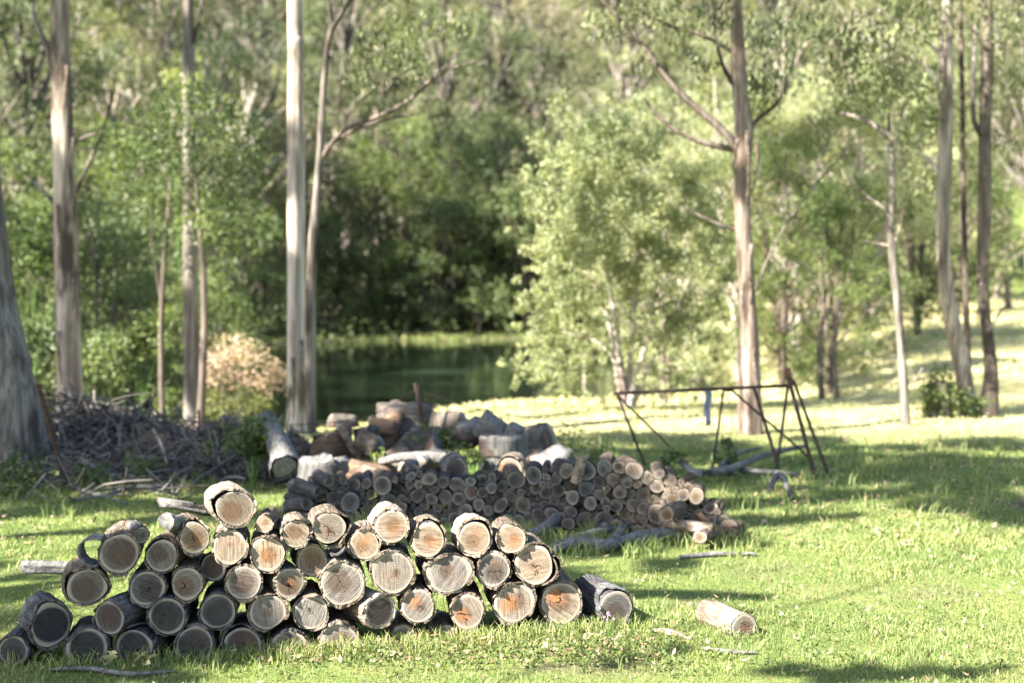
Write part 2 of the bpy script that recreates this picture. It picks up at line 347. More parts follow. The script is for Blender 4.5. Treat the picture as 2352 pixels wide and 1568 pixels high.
MAT = dict(
    end=mat_end(),
    bark=mat_bark('log_bark', (.075, .057, .042), (.165, .13, .098), (.22, .185, .15)),
    barkpale=mat_bark('peeling_pale_bark', (.14, .10, .072), (.30, .24, .18), (.36, .31, .255), bs=.5),
    barkdark_shade=mat_bark('dark_and_shaded_bark', (.033, .034, .036), (.082, .082, .086), (.12, .12, .125)),  # dark bark; the bluish tone also paints shade onto the left logs
    greywood=mat_plain('weathered_grey_wood', (.07, .067, .063), (.18, .172, .162), 4, .92, 1.0, (9, 1, 9)),
    greywoodz=mat_plain('weathered_grey_stump', (.05, .048, .045), (.13, .125, .117), 4, .92, 1.0, (9, 9, 1)),
    heapgrey=mat_plain('weathered_heap_wood', (.065, .055, .045), (.17, .145, .115), 4, .92, 1.0, (3, 9, 3)),
    brownwood=mat_plain('split_brown_wood', (.07, .045, .03), (.18, .12, .08), 8, .92, .8, (1, 1, 6)),
    darkwood=mat_plain('dark_old_wood', (.05, .042, .036), (.13, .11, .095), 10, .92, .9, (1, 1, 5)),
    rust=mat_plain('rusty_steel', (.03, .022, .018), (.075, .045, .034), 20, .85, .5, (1, 1, 1), .3, .2),
    rustred=mat_plain('red_rusty_steel', (.10, .04, .03), (.19, .085, .06), 20, .85, .5, (1, 1, 1), .3, .2),
    cloth=mat_plain('faded_blue_cloth', (.16, .19, .23), (.30, .33, .38), 30, .9, .4),
    dirt=mat_plain('dug_earth', (.040, .033, .026), (.095, .078, .060), 7, .95, 1.0),
    gum=mat_trunk('gum_trunk_pale', (.36, .31, .255), (.155, .125, .098), (.06, .046, .035)),
    gumsilver=mat_trunk('gum_trunk_silver', (.43, .375, .315), (.24, .20, .16), (.09, .068, .052)),
    gumgrey=mat_trunk('gum_trunk_grey', (.20, .18, .155), (.10, .084, .07), (.042, .034, .027)),
    gumred=mat_trunk('gum_trunk_reddish', (.30, .25, .205), (.135, .095, .070), (.05, .035, .026)),
    gumbrown=mat_trunk('gum_trunk_brown', (.16, .13, .105), (.085, .067, .053), (.038, .03, .025)),
    limb=mat_trunk('pale_limb', (.45, .41, .35), (.30, .26, .215), (.15, .12, .10)),
    euc=mat_leaf('gum_leaves', (.055, .068, .034), (.165, .18, .085)),
    eucdark_shade=mat_leaf('dark_and_shaded_gum_leaves', (.042, .058, .032), (.13, .152, .072)),  # darker grey-green gum; its colour also carries crown shade
    wattle=mat_leaf('pale_wattle_leaves', (.17, .19, .10), (.36, .375, .21), .42),
    yellow=mat_leaf('yellow_green_leaves', (.11, .125, .045), (.28, .29, .12), .42),
    green=mat_leaf('bright_green_leaves', (.045, .068, .022), (.15, .19, .065), .38),
    brown=mat_leaf('brownish_sparse_gum_leaves', (.085, .08, .05), (.22, .20, .125)),
    tan=mat_leaf('dried_tan_leaves', (.28, .20, .14), (.50, .38, .28), .3),
    shrub=mat_leaf('dark_green_shrub_leaves', (.042, .062, .026), (.13, .165, .062), .3),
    litter=mat_attr('dry_leaf_litter', (.12, .07, .04), (.36, .26, .17)),
    yleaf=mat_attr('yellowed_fallen_leaf', (.45, .38, .16), (.62, .55, .30), .2),
    sticks=mat_attr('tangled_dead_sticks', (.032, .028, .025), (.17, .155, .14)),
    stem=mat_plain('green_stem', (.07, .13, .03), (.14, .22, .06), 20, .7, .1),
    pink=mat_plain('pink_petals', (.60, .25, .42), (.75, .42, .58), 20, .6, .1),
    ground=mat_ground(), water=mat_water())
def mat_grass():
    t = NT('grass_blades'); v = t.attr('v'); p = t.pos(); n = t.noise(p, .9, 3)
    c = t.mix(t.M('MULTIPLY', t.step(.05, .9, v), 1.0), (.050, .095, .028), (.245, .295, .11))
    c = t.mix(t.M('MULTIPLY', t.step(.42, .68, n), .55), c, (.29, .29, .11))
    yy = t.n('ShaderNodeSeparateXYZ', {0: p}).outputs[1]
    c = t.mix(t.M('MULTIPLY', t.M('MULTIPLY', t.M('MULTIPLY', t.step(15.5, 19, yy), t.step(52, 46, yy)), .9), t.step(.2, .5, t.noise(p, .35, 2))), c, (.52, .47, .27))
    c = t.mix(t.step(.925, .935, v), c, (.36, .30, .16))
    return t.surf(c, .55, None, .25, .40, t.mix(1.0, c, (1.2, 1.35, .6), 'MULTIPLY'))
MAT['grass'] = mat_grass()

# ---------------------------------------------------------------- ground, pond
def warp(n, lo, hi, c, k):
    s = np.linspace(np.arcsinh((lo - c) / k), np.arcsinh((hi - c) / k), n); return c + k * np.sinh(s)
gx = warp(230, -170, 170, 0, 9); gy = warp(300, -60, 260, 10, 14)
GX, GY = np.meshgrid(gx, gy); GZ = H(GX, GY)
V = np.stack([GX, GY, GZ], -1).reshape(-1, 3); nx, ny = len(gx), len(gy)
idx = np.arange(nx * ny).reshape(ny, nx)
F = np.stack([idx[:-1, :-1], idx[:-1, 1:], idx[1:, 1:], idx[1:, :-1]], -1).reshape(-1, 4)
me = mesh_np('ground', V, F, True)
def zone(x, y):
    sd = pond_sd(x, y)
    z = sst(57, 61, y) * (1 - sst(12, 15, x) * (1 - sst(75, 80, y)))
    z = np.maximum(z, (1 - sst(-5.2, -3.6, x + .0 * y)) * sst(11.0, 12.5, y) * .9)
    z = np.maximum(z, sst(50, 54, y) * (1 - sst(6, 9, x)) * .62)
    z = np.maximum(z, np.exp(-((x + 1.5) ** 2 / 9 + (y - 14) ** 2 / 3)) * .8)
    for (a_, b_, w1, w2, h_) in ((.4, 6.75, 1.1, .10, .55), (-.9, 6.55, .8, .12, .45), (1.6, 7.1, .5, .08, .5), (2.6, 8.6, .5, .15, .5), (3.3, 7.2, .5, .06, .45), (1.1, 8.3, .5, .12, .55), (4.6, 10.6, .8, .12, .5), (3.4, 9.9, .5, .1, .4), (-3.2, 9.2, .7, .2, .5), (-2.4, 8.2, .5, .15, .5), (5.6, 12.6, 1.5, .25, .7), (1.7, 9.4, .8, .2, .5), (2.2, 6.4, .4, .08, .5)):
        z = np.maximum(z, 1.1 * h_ * np.exp(-((x - a_) ** 2 / w1 ** 2 + (y - b_) ** 2 / (w2 * 3) ** 2)))
    z = np.maximum(z, np.exp(-((x - 4.6) ** 2 / .5 + (y - 12.0) ** 2 / .12)) * .9)
    return z
a = me.attributes.new('zone', 'FLOAT', 'POINT'); a.data.foreach_set('value', zone(V[:, 0], V[:, 1]).astype(np.float32))
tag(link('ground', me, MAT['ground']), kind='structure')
wv = np.array([(-18, 20, WATER), (9, 20, WATER), (9, 61, WATER), (-18, 61, WATER)])
tag(link('pond_water', mesh_np('pond_water', wv, np.array([[0, 1, 2, 3]])), MAT['water']), kind='structure')

# ---------------------------------------------------------------- grass
def grass():
    Vs = []; As = []
    def field(y0, y1, dens, h, wd, margin, seed, cond=None, seg=True):
        rg = np.random.default_rng(seed)
        W = .38 * y1 + margin; n = int(dens * 2 * W * (y1 - y0))
        x = rg.uniform(-W, W, n); y = rg.uniform(y0, y1, n)
        k = np.abs(x) < .38 * y + margin
        # clumpy density
        cl = .5 + .5 * np.sin(x * 3.1 + 2 * np.sin(y * 1.7)) * np.sin(y * 3.7 + 1.5 * np.sin(x * 2.3))
        k &= rg.uniform(0, 1, n) < .30 + .70 * cl
        k &= (np.sin(x * 2.7 + 5 * np.sin(y * .7)) * np.sin(y * 4.3 + 3 * np.sin(x * .9 + 2)) < .86) | (rg.uniform(0, 1, n) < .25)
        k &= rg.uniform(0, 1, n) > zone(x, y) * (1.1 if y0 < 50 else .5)
        k &= pond_sd(x, y) > .25
        if cond is not None: k &= cond(x, y, rg)
        x = x[k]; y = y[k]; cl = cl[k]; n = len(x); z = H(x, y)
        big = .5 + .5 * np.sin(x * 1.1 + 1.3 * np.sin(y * .8 + 1)) * np.cos(y * 1.5 + np.sin(x * .9))
        hh = h * rg.uniform(.4, 1.3, n) * (.55 + .5 * cl) * (.6 + .8 * big) * np.where(rg.uniform(0, 1, n) > .97, 1.9, 1)
        a = rg.uniform(0, 6.28, n); ln = rg.normal(0, .45, n) * hh; ln2 = rg.normal(0, .45, n) * hh
        B = np.stack([x, y, z - .004], 1); dx = np.stack([np.cos(a), np.sin(a), 0 * a], 1) * (wd * rg.uniform(.6, 1.3, n))[:, None] * .5
        mid = B + np.stack([ln * .35, ln2 * .35, hh * .6], 1); tip = B + np.stack([ln, ln2, hh * .95], 1)
        V = np.stack([B - dx, B + dx, mid + dx * .8, mid - dx * .8, tip], 1)
        v = np.clip(rg.normal(.5, .24, n) + .35 * (cl - .5), 0, .92); v = np.where(rg.uniform(0, 1, n) > .89, .99, v)
        Vs.append(V.reshape(-1, 3)); As.append(v)
    field(5.6, 9.0, 7500, .031, .0045, .5, 1)
    field(9.0, 13.5, 2800, .038, .0085, .5, 2)
    field(13.5, 24, 420, .055, .02, .8, 3)
    field(50, 61, 110, .22, .07, 0, 14, lambda x, y, r: (pond_sd(x, y) < 2.6) & (x < 7))
    field(24, 62, 60, .09, .06, 1.5, 4, lambda x, y, r: (x > -2))
    # taller tufts along the foot of the woodpiles and among the rubbish
    rg = np.random.default_rng(5); cx = []
    for _ in range(170):
        u = rg.uniform(640, 1480); P = face(u, 1470, 0)
        cx.append((P.x, P.y - rg.uniform(.02, .22), 10, .075))
    for _ in range(60):
        u = rg.uniform(0, 660); P = face(u, 1500, 0); cx.append((P.x, P.y - rg.uniform(.02, .2), 8, .07))
    for _ in range(110):
        P = gnd(rg.uniform(1150, 1750), rg.uniform(1215, 1290)); cx.append((P.x, P.y, 12, .10))
    for _ in range(260):
        P = gnd(rg.uniform(0, 2352), rg.uniform(1000, 1200)); cx.append((P.x, P.y, 12, .13))
    for _ in range(240):
        P = gnd(rg.uniform(0, 2352), rg.uniform(1200, 1560)); cx.append((P.x, P.y, 8, .07))
    for (x0, y0, n, h) in cx:
        x = x0 + rg.normal(0, .035, n); y = y0 + rg.normal(0, .035, n); z = H(x, y)
        hh = h * rg.uniform(.5, 1.4, n); a = rg.uniform(0, 6.28, n); ln = rg.normal(0, .5, n) * hh; ln2 = rg.normal(0, .5, n) * hh
        wd = .005 if y0 < 9 else .009
        B = np.stack([x, y, z - .004], 1); dx = np.stack([np.cos(a), np.sin(a), 0 * a], 1) * wd * .5
        mid = B + np.stack([ln * .3, ln2 * .3, hh * .65], 1); tip = B + np.stack([ln, ln2, hh], 1)
        V = np.stack([B - dx, B + dx, mid + dx * .8, mid - dx * .8, tip], 1)
        v = np.clip(rg.normal(.6, .2, n), 0, .92); v = np.where(rg.uniform(0, 1, n) > .9, .99, v)
        Vs.append(V.reshape(-1, 3)); As.append(v)
    V = np.concatenate(Vs); v = np.concatenate(As); n = len(v); b = np.arange(n)[:, None] * 5
    me = mesh_np('grass', V, [b + np.array([[0, 1, 2, 3]]), b + np.array([[3, 2, 4]])], False, np.concatenate([v, v]))
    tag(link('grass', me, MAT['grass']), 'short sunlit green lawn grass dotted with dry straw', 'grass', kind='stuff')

# ---------------------------------------------------------------- logs
TH = R(13)
FP = Vector((-2.3, 6.97, 0)); FN = Vector((math.sin(TH), -math.cos(TH), 0))
def face(u, v, push=0.0):
    d = ray(u, v); o = Vector((0, 0, CAMZ)); p0 = FP - FN * push
    return o + d * ((p0 - o).dot(FN) / d.dot(FN))
def log_meshes(r, rx, ry, L, seed, n=44, bark_t=.10, gap=None, loose=None, jag=.02, roll=0, detail=True, tilt=0.0, back=0.0):
    """wood core with sawn ends (materials: end grain, side) and a separate bark shell. Local +Y runs into the log."""
    rg = np.random.default_rng(seed)
    ang = np.linspace(0, 2 * np.pi, n, endpoint=False)
    ph = rg.uniform(0, 6.28, 6)
    def prof(a): return 1 + .032 * np.sin(2 * a + ph[0]) + .028 * np.sin(3 * a + ph[1]) + .014 * np.sin(5 * a + ph[2]) + .006 * np.sin(9 * a + ph[3])
    f = prof(ang)
    def ring(k, y, rr=1.0, add=0):
        x = np.cos(ang) * f * (rx * rr) + np.cos(ang) * add; z = np.sin(ang) * f * (ry * rr) + np.sin(ang) * add
        c, s = math.cos(roll), math.sin(roll)
        yy = np.broadcast_to(y, ang.shape)
        return np.stack([x * c - z * s, yy, x * s + z * c], 1)
    bt = bark_t * r
    btv = bt * np.clip(1 + .25 * np.sin(2 * ang + ph[5]) + .15 * np.sin(5 * ang + ph[4]) + .08 * np.sin(11 * ang + ph[3]) + rg.normal(0, .09, n), .25, 2)
    wr = 1 - bark_t
    V = []; rings = []
    ys = [0.0, .003, .02, L * .33, L * .66, L - .004, L]
    rs = [wr * .975, wr, wr, wr * 1.0, wr * .99, wr * .98, wr * .96]
    V.append(ring(0, 0.0, wr * .5)); V.append(ring(0, 0.0, wr * .85))
    for y, q in zip(ys, rs): V.append(ring(0, y + (0 if y < .01 else 0), q))
    V = np.array(V); m = len(V)
    # end slightly uneven
    if detail:
        e = rg.normal(0, .00008, (3, n)); V[0, :, 1] += e[0]; V[1, :, 1] += e[1]
    # slanted saw cut
    V[:4, :, 1] += V[:4, :, 0] * tilt
    VV = np.vstack([V.reshape(-1, 3), [[0, 0, 0]], [[0, L, 0]]])
    idx = np.arange(m * n).reshape(m, n); A, B = idx[:-1], idx[1:]
    Q = np.stack([A, B, np.roll(B, -1, 1), np.roll(A, -1, 1)], -1).reshape(-1, 4)
    q_mi = np.repeat([0, 0, 0] + [1] * (m - 4), n)
    r0 = np.arange(n); T1 = np.stack([r0, np.roll(r0, -1), np.full(n, m * n)], 1); T2 = np.stack([np.roll(idx[-1], -1), idx[-1], np.full(n, m * n + 1)], 1)
    mi = np.concatenate([q_mi, np.zeros(n, int), np.zeros(n, int)])
    wood = mesh_np('log', VV, [Q, np.vstack([T1, T2])], False, None, [MAT['end'], MAT['barkdark_shade']], mi)
    sm = np.concatenate([np.repeat([0, 0, 0] + [1] * (m - 4), n), np.zeros(2 * n)]).astype(bool); wood.polygons.foreach_set('use_smooth', sm)
    # bark shell
    front = rg.uniform(-1, 1, n) * jag * .5 + jag * .6 * np.sin(ang * 3 + ph[4]) - .004 + back
    kern = np.array([.2, .6, .2]); front = front * .5 + np.convolve(np.concatenate([front[-1:], front, front[:1]]), kern, 'valid') * .5
    lo = np.zeros(n)
    if loose:
        for (deg, amt, wdt) in loose:
            d = np.angle(np.exp(1j * (ang - R(deg)))); lo += amt * r * np.exp(-(d / R(wdt)) ** 2)
    present = np.ones(n, bool)
    if gap:
        for (deg, wdt, depth) in gap:
            d = np.abs(np.angle(np.exp(1j * (ang - R(deg))))) / R(wdt)
            front = np.where(d < 1, front + depth * L * (1 - d ** 4) + rg.uniform(0, .02, n), front)
    if detail:
        for _ in range(int(rg.integers(2, 6))):
            d = np.abs(np.angle(np.exp(1j * (ang - rg.uniform(0, 6.28))))) / R(rg.uniform(5, 14))
            front = np.where(d < 1, front + rg.uniform(.01, .05) * (1 - d), front)
    nz = rg.normal(0, .03 * r, (7, n)); nz = (nz + np.roll(nz, 1, 1)) * .5
    ts = [0, .04, .12, .3, .55, .8, 1.0]
    out = []; inn = []
    for j, t in enumerate(ts):
        y = front * (1 - t) + L * t * .99
        lf = lo * (1 - t) ** 1.5
        out.append(ring(0, y, wr, btv) + 0); inn.append(ring(0, y, wr, .0012))
        x = np.cos(ang); z = np.sin(ang); c, s = math.cos(roll), math.sin(roll)
        D = np.stack([x * c - z * s, 0 * x, x * s + z * c], 1)
        out[-1] = out[-1] + D * (lf + nz[j])[:, None]; inn[-1] = inn[-1] + D * (lf * .96)[:, None]
    out = np.array(out); inn = np.array(inn)
    k = len(ts); io = np.arange(k * n).reshape(k, n); ii = io + k * n
    Fo = np.stack([io[:-1], io[1:], np.roll(io[1:], -1, 1), np.roll(io[:-1], -1, 1)], -1).reshape(-1, 4)
    Fi = np.stack([ii[:-1], np.roll(ii[:-1], -1, 1), np.roll(ii[1:], -1, 1), ii[1:]], -1).reshape(-1, 4)
    Ff = np.stack([io[0], np.roll(io[0], -1), np.roll(ii[0], -1), ii[0]], -1)
    Fb = np.stack([io[-1], ii[-1], np.roll(ii[-1], -1), np.roll(io[-1], -1)], -1)
    bark = mesh_np('bark', np.vstack([out.reshape(-1, 3), inn.reshape(-1, 3)]), np.vstack([Fo, Fi, Ff, Fb]), True)
    try: bark.set_sharp_from_angle(angle=R(40))
    except Exception: pass
    return wood, bark
def props(o, **kw):
    for k, v in kw.items(): o[k] = float(v)
LG = 'cut logs of the front woodpile'
# u, v, rx, ry, theta, length, heart, orange, grey, dark (own tone plus painted shade), bark, options, label
FRONT = [
 (30,1493,38,38,2,.40,.6,0,.8,.75,'barkdark_shade',{}, 'dark log at the picture edge, bottom row, lowest and leftmost of the front pile'),
 (117,1434,49,57,32,.31,.9,0,1,.95,'barkdark_shade',dict(loose=[(110,.05,50)]), 'big log with black end and long grey bark flank, far left of front pile'),
 (200,1486,50,49,12,.38,.85,0,.8,.85,'barkdark_shade',{}, 'large blackish log in the bottom row, right of the picture-edge log'),
 (308,1486,47,46,-4,.38,.85,0,.8,.85,'barkdark_shade',dict(gap=[(60,40,.25)],loose=[(100,.12,50)]), 'dark log with torn grey bark on top, bottom row above the yellow fallen leaves'),
 (447,1480,49,47,8,.36,.8,0,.7,.75,'barkdark_shade',{}, 'dark log half sunk in grass under the log with a pale knot'),
 (557,1483,49,48,8,.36,.8,.25,.5,.55,'barkdark_shade',dict(loose=[(110,.14,40)],cw=.05), 'dark log with curved split and lifting bark, bottom row left of centre'),
 (663,1486,45,44,8,.36,.8,0,.6,.5,'barkdark_shade',{}, 'grey log mostly buried in grass under the pale ringed log'),
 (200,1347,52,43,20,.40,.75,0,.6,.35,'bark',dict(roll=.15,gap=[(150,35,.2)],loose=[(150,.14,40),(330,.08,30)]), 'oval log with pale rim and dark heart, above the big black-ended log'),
 (251,1418,43,43,-16,.42,.72,.2,.8,.6,'barkdark_shade',{}, 'dark log with faint red-brown centre and flank showing to its right'),
 (384,1414,47,47,4,.38,.75,0,1,.8,'barkdark_shade',{}, 'bluish dark log with double pale rim, second row up in shade'),
 (500,1403,46,44,8,.36,.8,0,1,.65,'barkdark_shade',{}, 'dark shaded log with small pale knot off centre, second row up'),
 (615,1405,46,46,12,.36,.35,0,.8,.12,'bark',{}, 'grey-brown log just inside the sunlight, left of the pale ringed log'),
 (715,1406,42,44,12,.36,.15,0,.8,-.2,'bark',{'cw':.03}, 'pale grey log with clear concentric rings, second row up'),
 (338,1350,44,44,8,.38,.7,0,.9,.6,'barkdark_shade',dict(cw=.05), 'dark log with wavy diagonal crack, below the two-tone log in shade'),
 (430,1340,40,41,6,.38,.65,.2,.6,.15,'bark',dict(cw=.06,crack=.5), 'brown log with long straight crack beside the splintered log'),
 (489,1302,34,34,-10,.38,.9,0,.5,.5,'barkdark_shade',dict(push=.08,loose=[(150,.2,30)]), 'dark recessed log with pale torn splinter on its left side'),
 (560,1338,44,44,8,.36,.7,0,.7,.12,'bark',{}, 'brown-grey log with light knot near top, under the two sunlit wide logs'),
 (665,1338,38,37,22,.36,.75,.45,.5,.05,'bark',dict(saw=.2,cw=.07,crack=1.3), 'rough sawn log with reddish lower right and black vertical crack'),
 (274,1271,49,49,12,.38,.75,.15,.5,.45,'bark',dict(saw=.6), 'large shaded log with brown centre, beside the hollow ring of bark'),
 (371,1276,40,42,2,.38,.6,0,.7,.2,'bark',dict(saw=.3,loose=[(110,.12,50)]), 'shaded log with pale rim and dark round heart below the small stub log'),
 (325,1228,19,20,25,.30,.4,0,.6,.35,'barkdark_shade',{}, 'small round log in shade resting between two larger ones'),
 (447,1235,38,40,20,.40,.7,.3,.1,.05,'bark',dict(cw=.045,loose=[(100,.10,50)],gap=[(80,20,.1)]), 'log with curved crack and thick bark, at the left limit of sunlight'),
 (528,1256,43,44,8,.36,.15,.1,.15,.05,'bark',dict(saw=0), 'straight-grained log below the topmost log, shadowed on its left side'),
 (615,1272,44,43,8,.36,.5,.45,0,-.2,'bark',dict(saw=.05,heartx=.2), 'creamy orange-tinted log under the small bright log'),
 (540,1167,51,43,22,.44,.6,.1,.1,.05,'barkpale',dict(roll=-.35,loose=[(170,.22,50)],jag=.006), 'topmost log of the front pile, big oval with smooth peeling bark at left'),
 (607,1202,22,23,0,.32,.4,.1,.1,0,'bark',dict(jag=.03), 'small bright log on top, right of the topmost oval log'),
 (680,1225,35,37,14,.34,.55,.1,.1,0,'bark',dict(saw=.7,bark_t=.14,loose=[(100,.06,90)]), 'sunlit log with brown heart and diagonal saw marks in a thick bark ring'),
 (757,1212,41,40,14,.36,.3,.1,.45,.05,'bark',dict(cw=.08,loose=[(20,.3,25),(290,.25,30)],gap=[(240,50,.05)]), 'log with zigzag central crack and shattered bark hanging at lower right'),
 (717,1287,39,39,14,.36,.6,.3,.2,.1,'bark',dict(push=.05), 'shadowed log with ragged sunlit lower half below the thick-ringed log'),
 (787,1341,54,56,10,.38,.6,.05,.75,.05,'bark',{'cw':.03}, 'very large grey-mauve log in the middle of the front pile'),
 (902,1314,53,55,10,.38,.2,.15,.6,-.1,'bark',{'saw':0.05}, 'very large pale log with notched upper left, centre of front pile'),
 (837,1250,39,38,10,.36,.45,.6,0,-.1,'bark',dict(jag=.015), 'round cream log with soft orange heart between two tall neighbours'),
 (900,1209,41,43,12,.38,.45,.35,.1,-.1,'barkpale',dict(gap=[(140,50,.12)],jag=.03), 'sunlit top log with mossy pale flank at its left, centre of pile'),
 (984,1240,40,44,10,.38,.35,.6,.05,-.1,'bark',dict(saw=1.4,loose=[(60,.14,60)],gap=[(100,30,.2)]), 'log with orange horizontal saw marks and white bark lifting on top'),
 (1090,1236,42,42,10,.38,.5,.3,.1,-.1,'barkpale',dict(loose=[(60,.2,55)],gap=[(150,30,.1)]), 'top log with a gap under its arching bark, right of the orange-sawn log'),
 (1174,1236,37,37,8,.36,.35,.7,.05,-.1,'bark',dict(bark_t=.08), 'smooth cream log with orange centre, rightmost of the top row'),
 (1032,1317,59,49,10,.38,.4,.1,.8,-.1,'bark',dict(roll=.1,saw=2.6), 'widest oval log, grey with strong slanting saw marks'),
 (1134,1308,42,43,8,.36,.6,.15,.7,.3,'bark',dict(cw=.06,crack=1.6), 'dark brown log with a curved crack, wedged between the wide oval and right end log'),
 (1227,1296,49,50,6,.38,.2,.15,.1,.0,'bark',dict(cw=.04,loose=[(340,.22,30),(60,.1,30)],bark_t=.09), 'large clean log with T shaped crack, right end of third row'),
 (872,1404,42,42,32,.38,.95,0,.6,.55,'barkpale',dict(saw=2.0,cw=.0,jag=.004), 'log with blackened rippled end and pale flank at its left'),
 (960,1391,43,43,8,.36,.35,.6,.7,.05,'bark',dict(cw=.05,crack=2.2), 'grey log with orange stain at upper left and crescent split'),
 (1074,1404,43,44,6,.36,.5,.95,.4,.1,'bark',dict(cw=.08,crack=1.4), 'log with bright orange cracked centre, standing clear in the lower row'),
 (1182,1384,52,50,8,.38,.45,.85,.4,.0,'bark',dict(cw=.03), 'large log with orange patch right of centre, lower row'),
 (1289,1384,51,55,8,.38,.6,.95,.2,.1,'bark',dict(cw=.04,crack=0), 'large log with vivid orange stain running to its bottom left'),
 (1415,1399,45,46,20,.38,.6,0,.85,.3,'barkdark_shade',dict(loose=[(100,.14,45)],gap=[(130,30,.1)],bark_t=.08), 'separate dark grey log lying just past the right end of the pile'),
 (780,1478,51,51,10,.38,.7,0,.6,.1,'bark',{}, 'log buried to half in grass below the very large mauve log'),
 (927,1466,34,34,8,.34,.5,0,.7,.1,'bark',{'push':.06}, 'grass-hidden log beneath the orange-stained crescent-split log'),
 (1020,1462,31,31,8,.34,.5,0,.7,.1,'bark',{'push':.06}, 'grass-hidden log lying left below the bright orange centred log'),
 (1254,1460,37,36,8,.34,.4,.1,.6,.1,'bark',{'push':.04}, 'pale half-buried log below and between the two large orange-patched logs'),
 (1350,1465,36,35,8,.34,.7,0,.5,.2,'barkdark_shade',{}, 'half-buried log with dark bark rim beside the pink flower'),
]
def build_front():
    for i, (u, v, rx, ry, th, L, heart, orange, grey, dark, bk, op, lab) in enumerate(FRONT):
        op = dict(op); rg = random.Random(i * 13 + 5)
        push = op.pop('push', 0) + rg.uniform(-.012, .012)
        P = face(u, v, push); k = P.y / FPX
        rad = (rx + ry) / 2 * k; cw = op.pop('cw', .018 if rg.random() < .6 else .0); crack = op.pop('crack', rg.uniform(0, 3.1)); saw = op.pop('saw', rg.uniform(0, 3.1)); op.pop('heartx', 0)
        wood, bark = log_meshes(rad, rx * k, ry * k, L * (.66 if v < 1265 else .75 if u < 260 else 1.05), 100 + i, bark_t=op.pop('bark_t', .09 + rg.random() * .03), jag=op.pop('jag', .022), **op)
        o = link('log', wood); o.location = P; o.rotation_euler = (R(rg.uniform(-2, 2)), 0, R(th))
        tag(o, lab, 'log', LG)
        props(o, rad=rad * .9, heart=heart * .92, orange=orange, grey=max(grey, 0), dark=max(dark, 0), seed=i * 1.37, saw=saw, crack=crack, cw=cw * .6)
        link('bark', bark, MAT[bk], o)
    # the lone log on the lawn
    P = at(1709, 1441, 7.42); k = P.y / FPX
    wood, bark = log_meshes(33 * k, 34 * k, 34 * k, .38, 900, bark_t=.09, jag=.002, back=.010)
    o = link('log', wood); o.location = P; o.rotation_euler = (0, 0, R(22)); tag(o, 'single short log lying alone on the lawn, pale peeling bark', 'log', 'cut logs lying on the lawn')
    props(o, rad=33 * k * .9, heart=.45, orange=.25, grey=.3, dark=0, seed=3.3, saw=1.6, crack=1, cw=.02)
    link('bark', bark, MAT['barkpale'], o)
build_front()

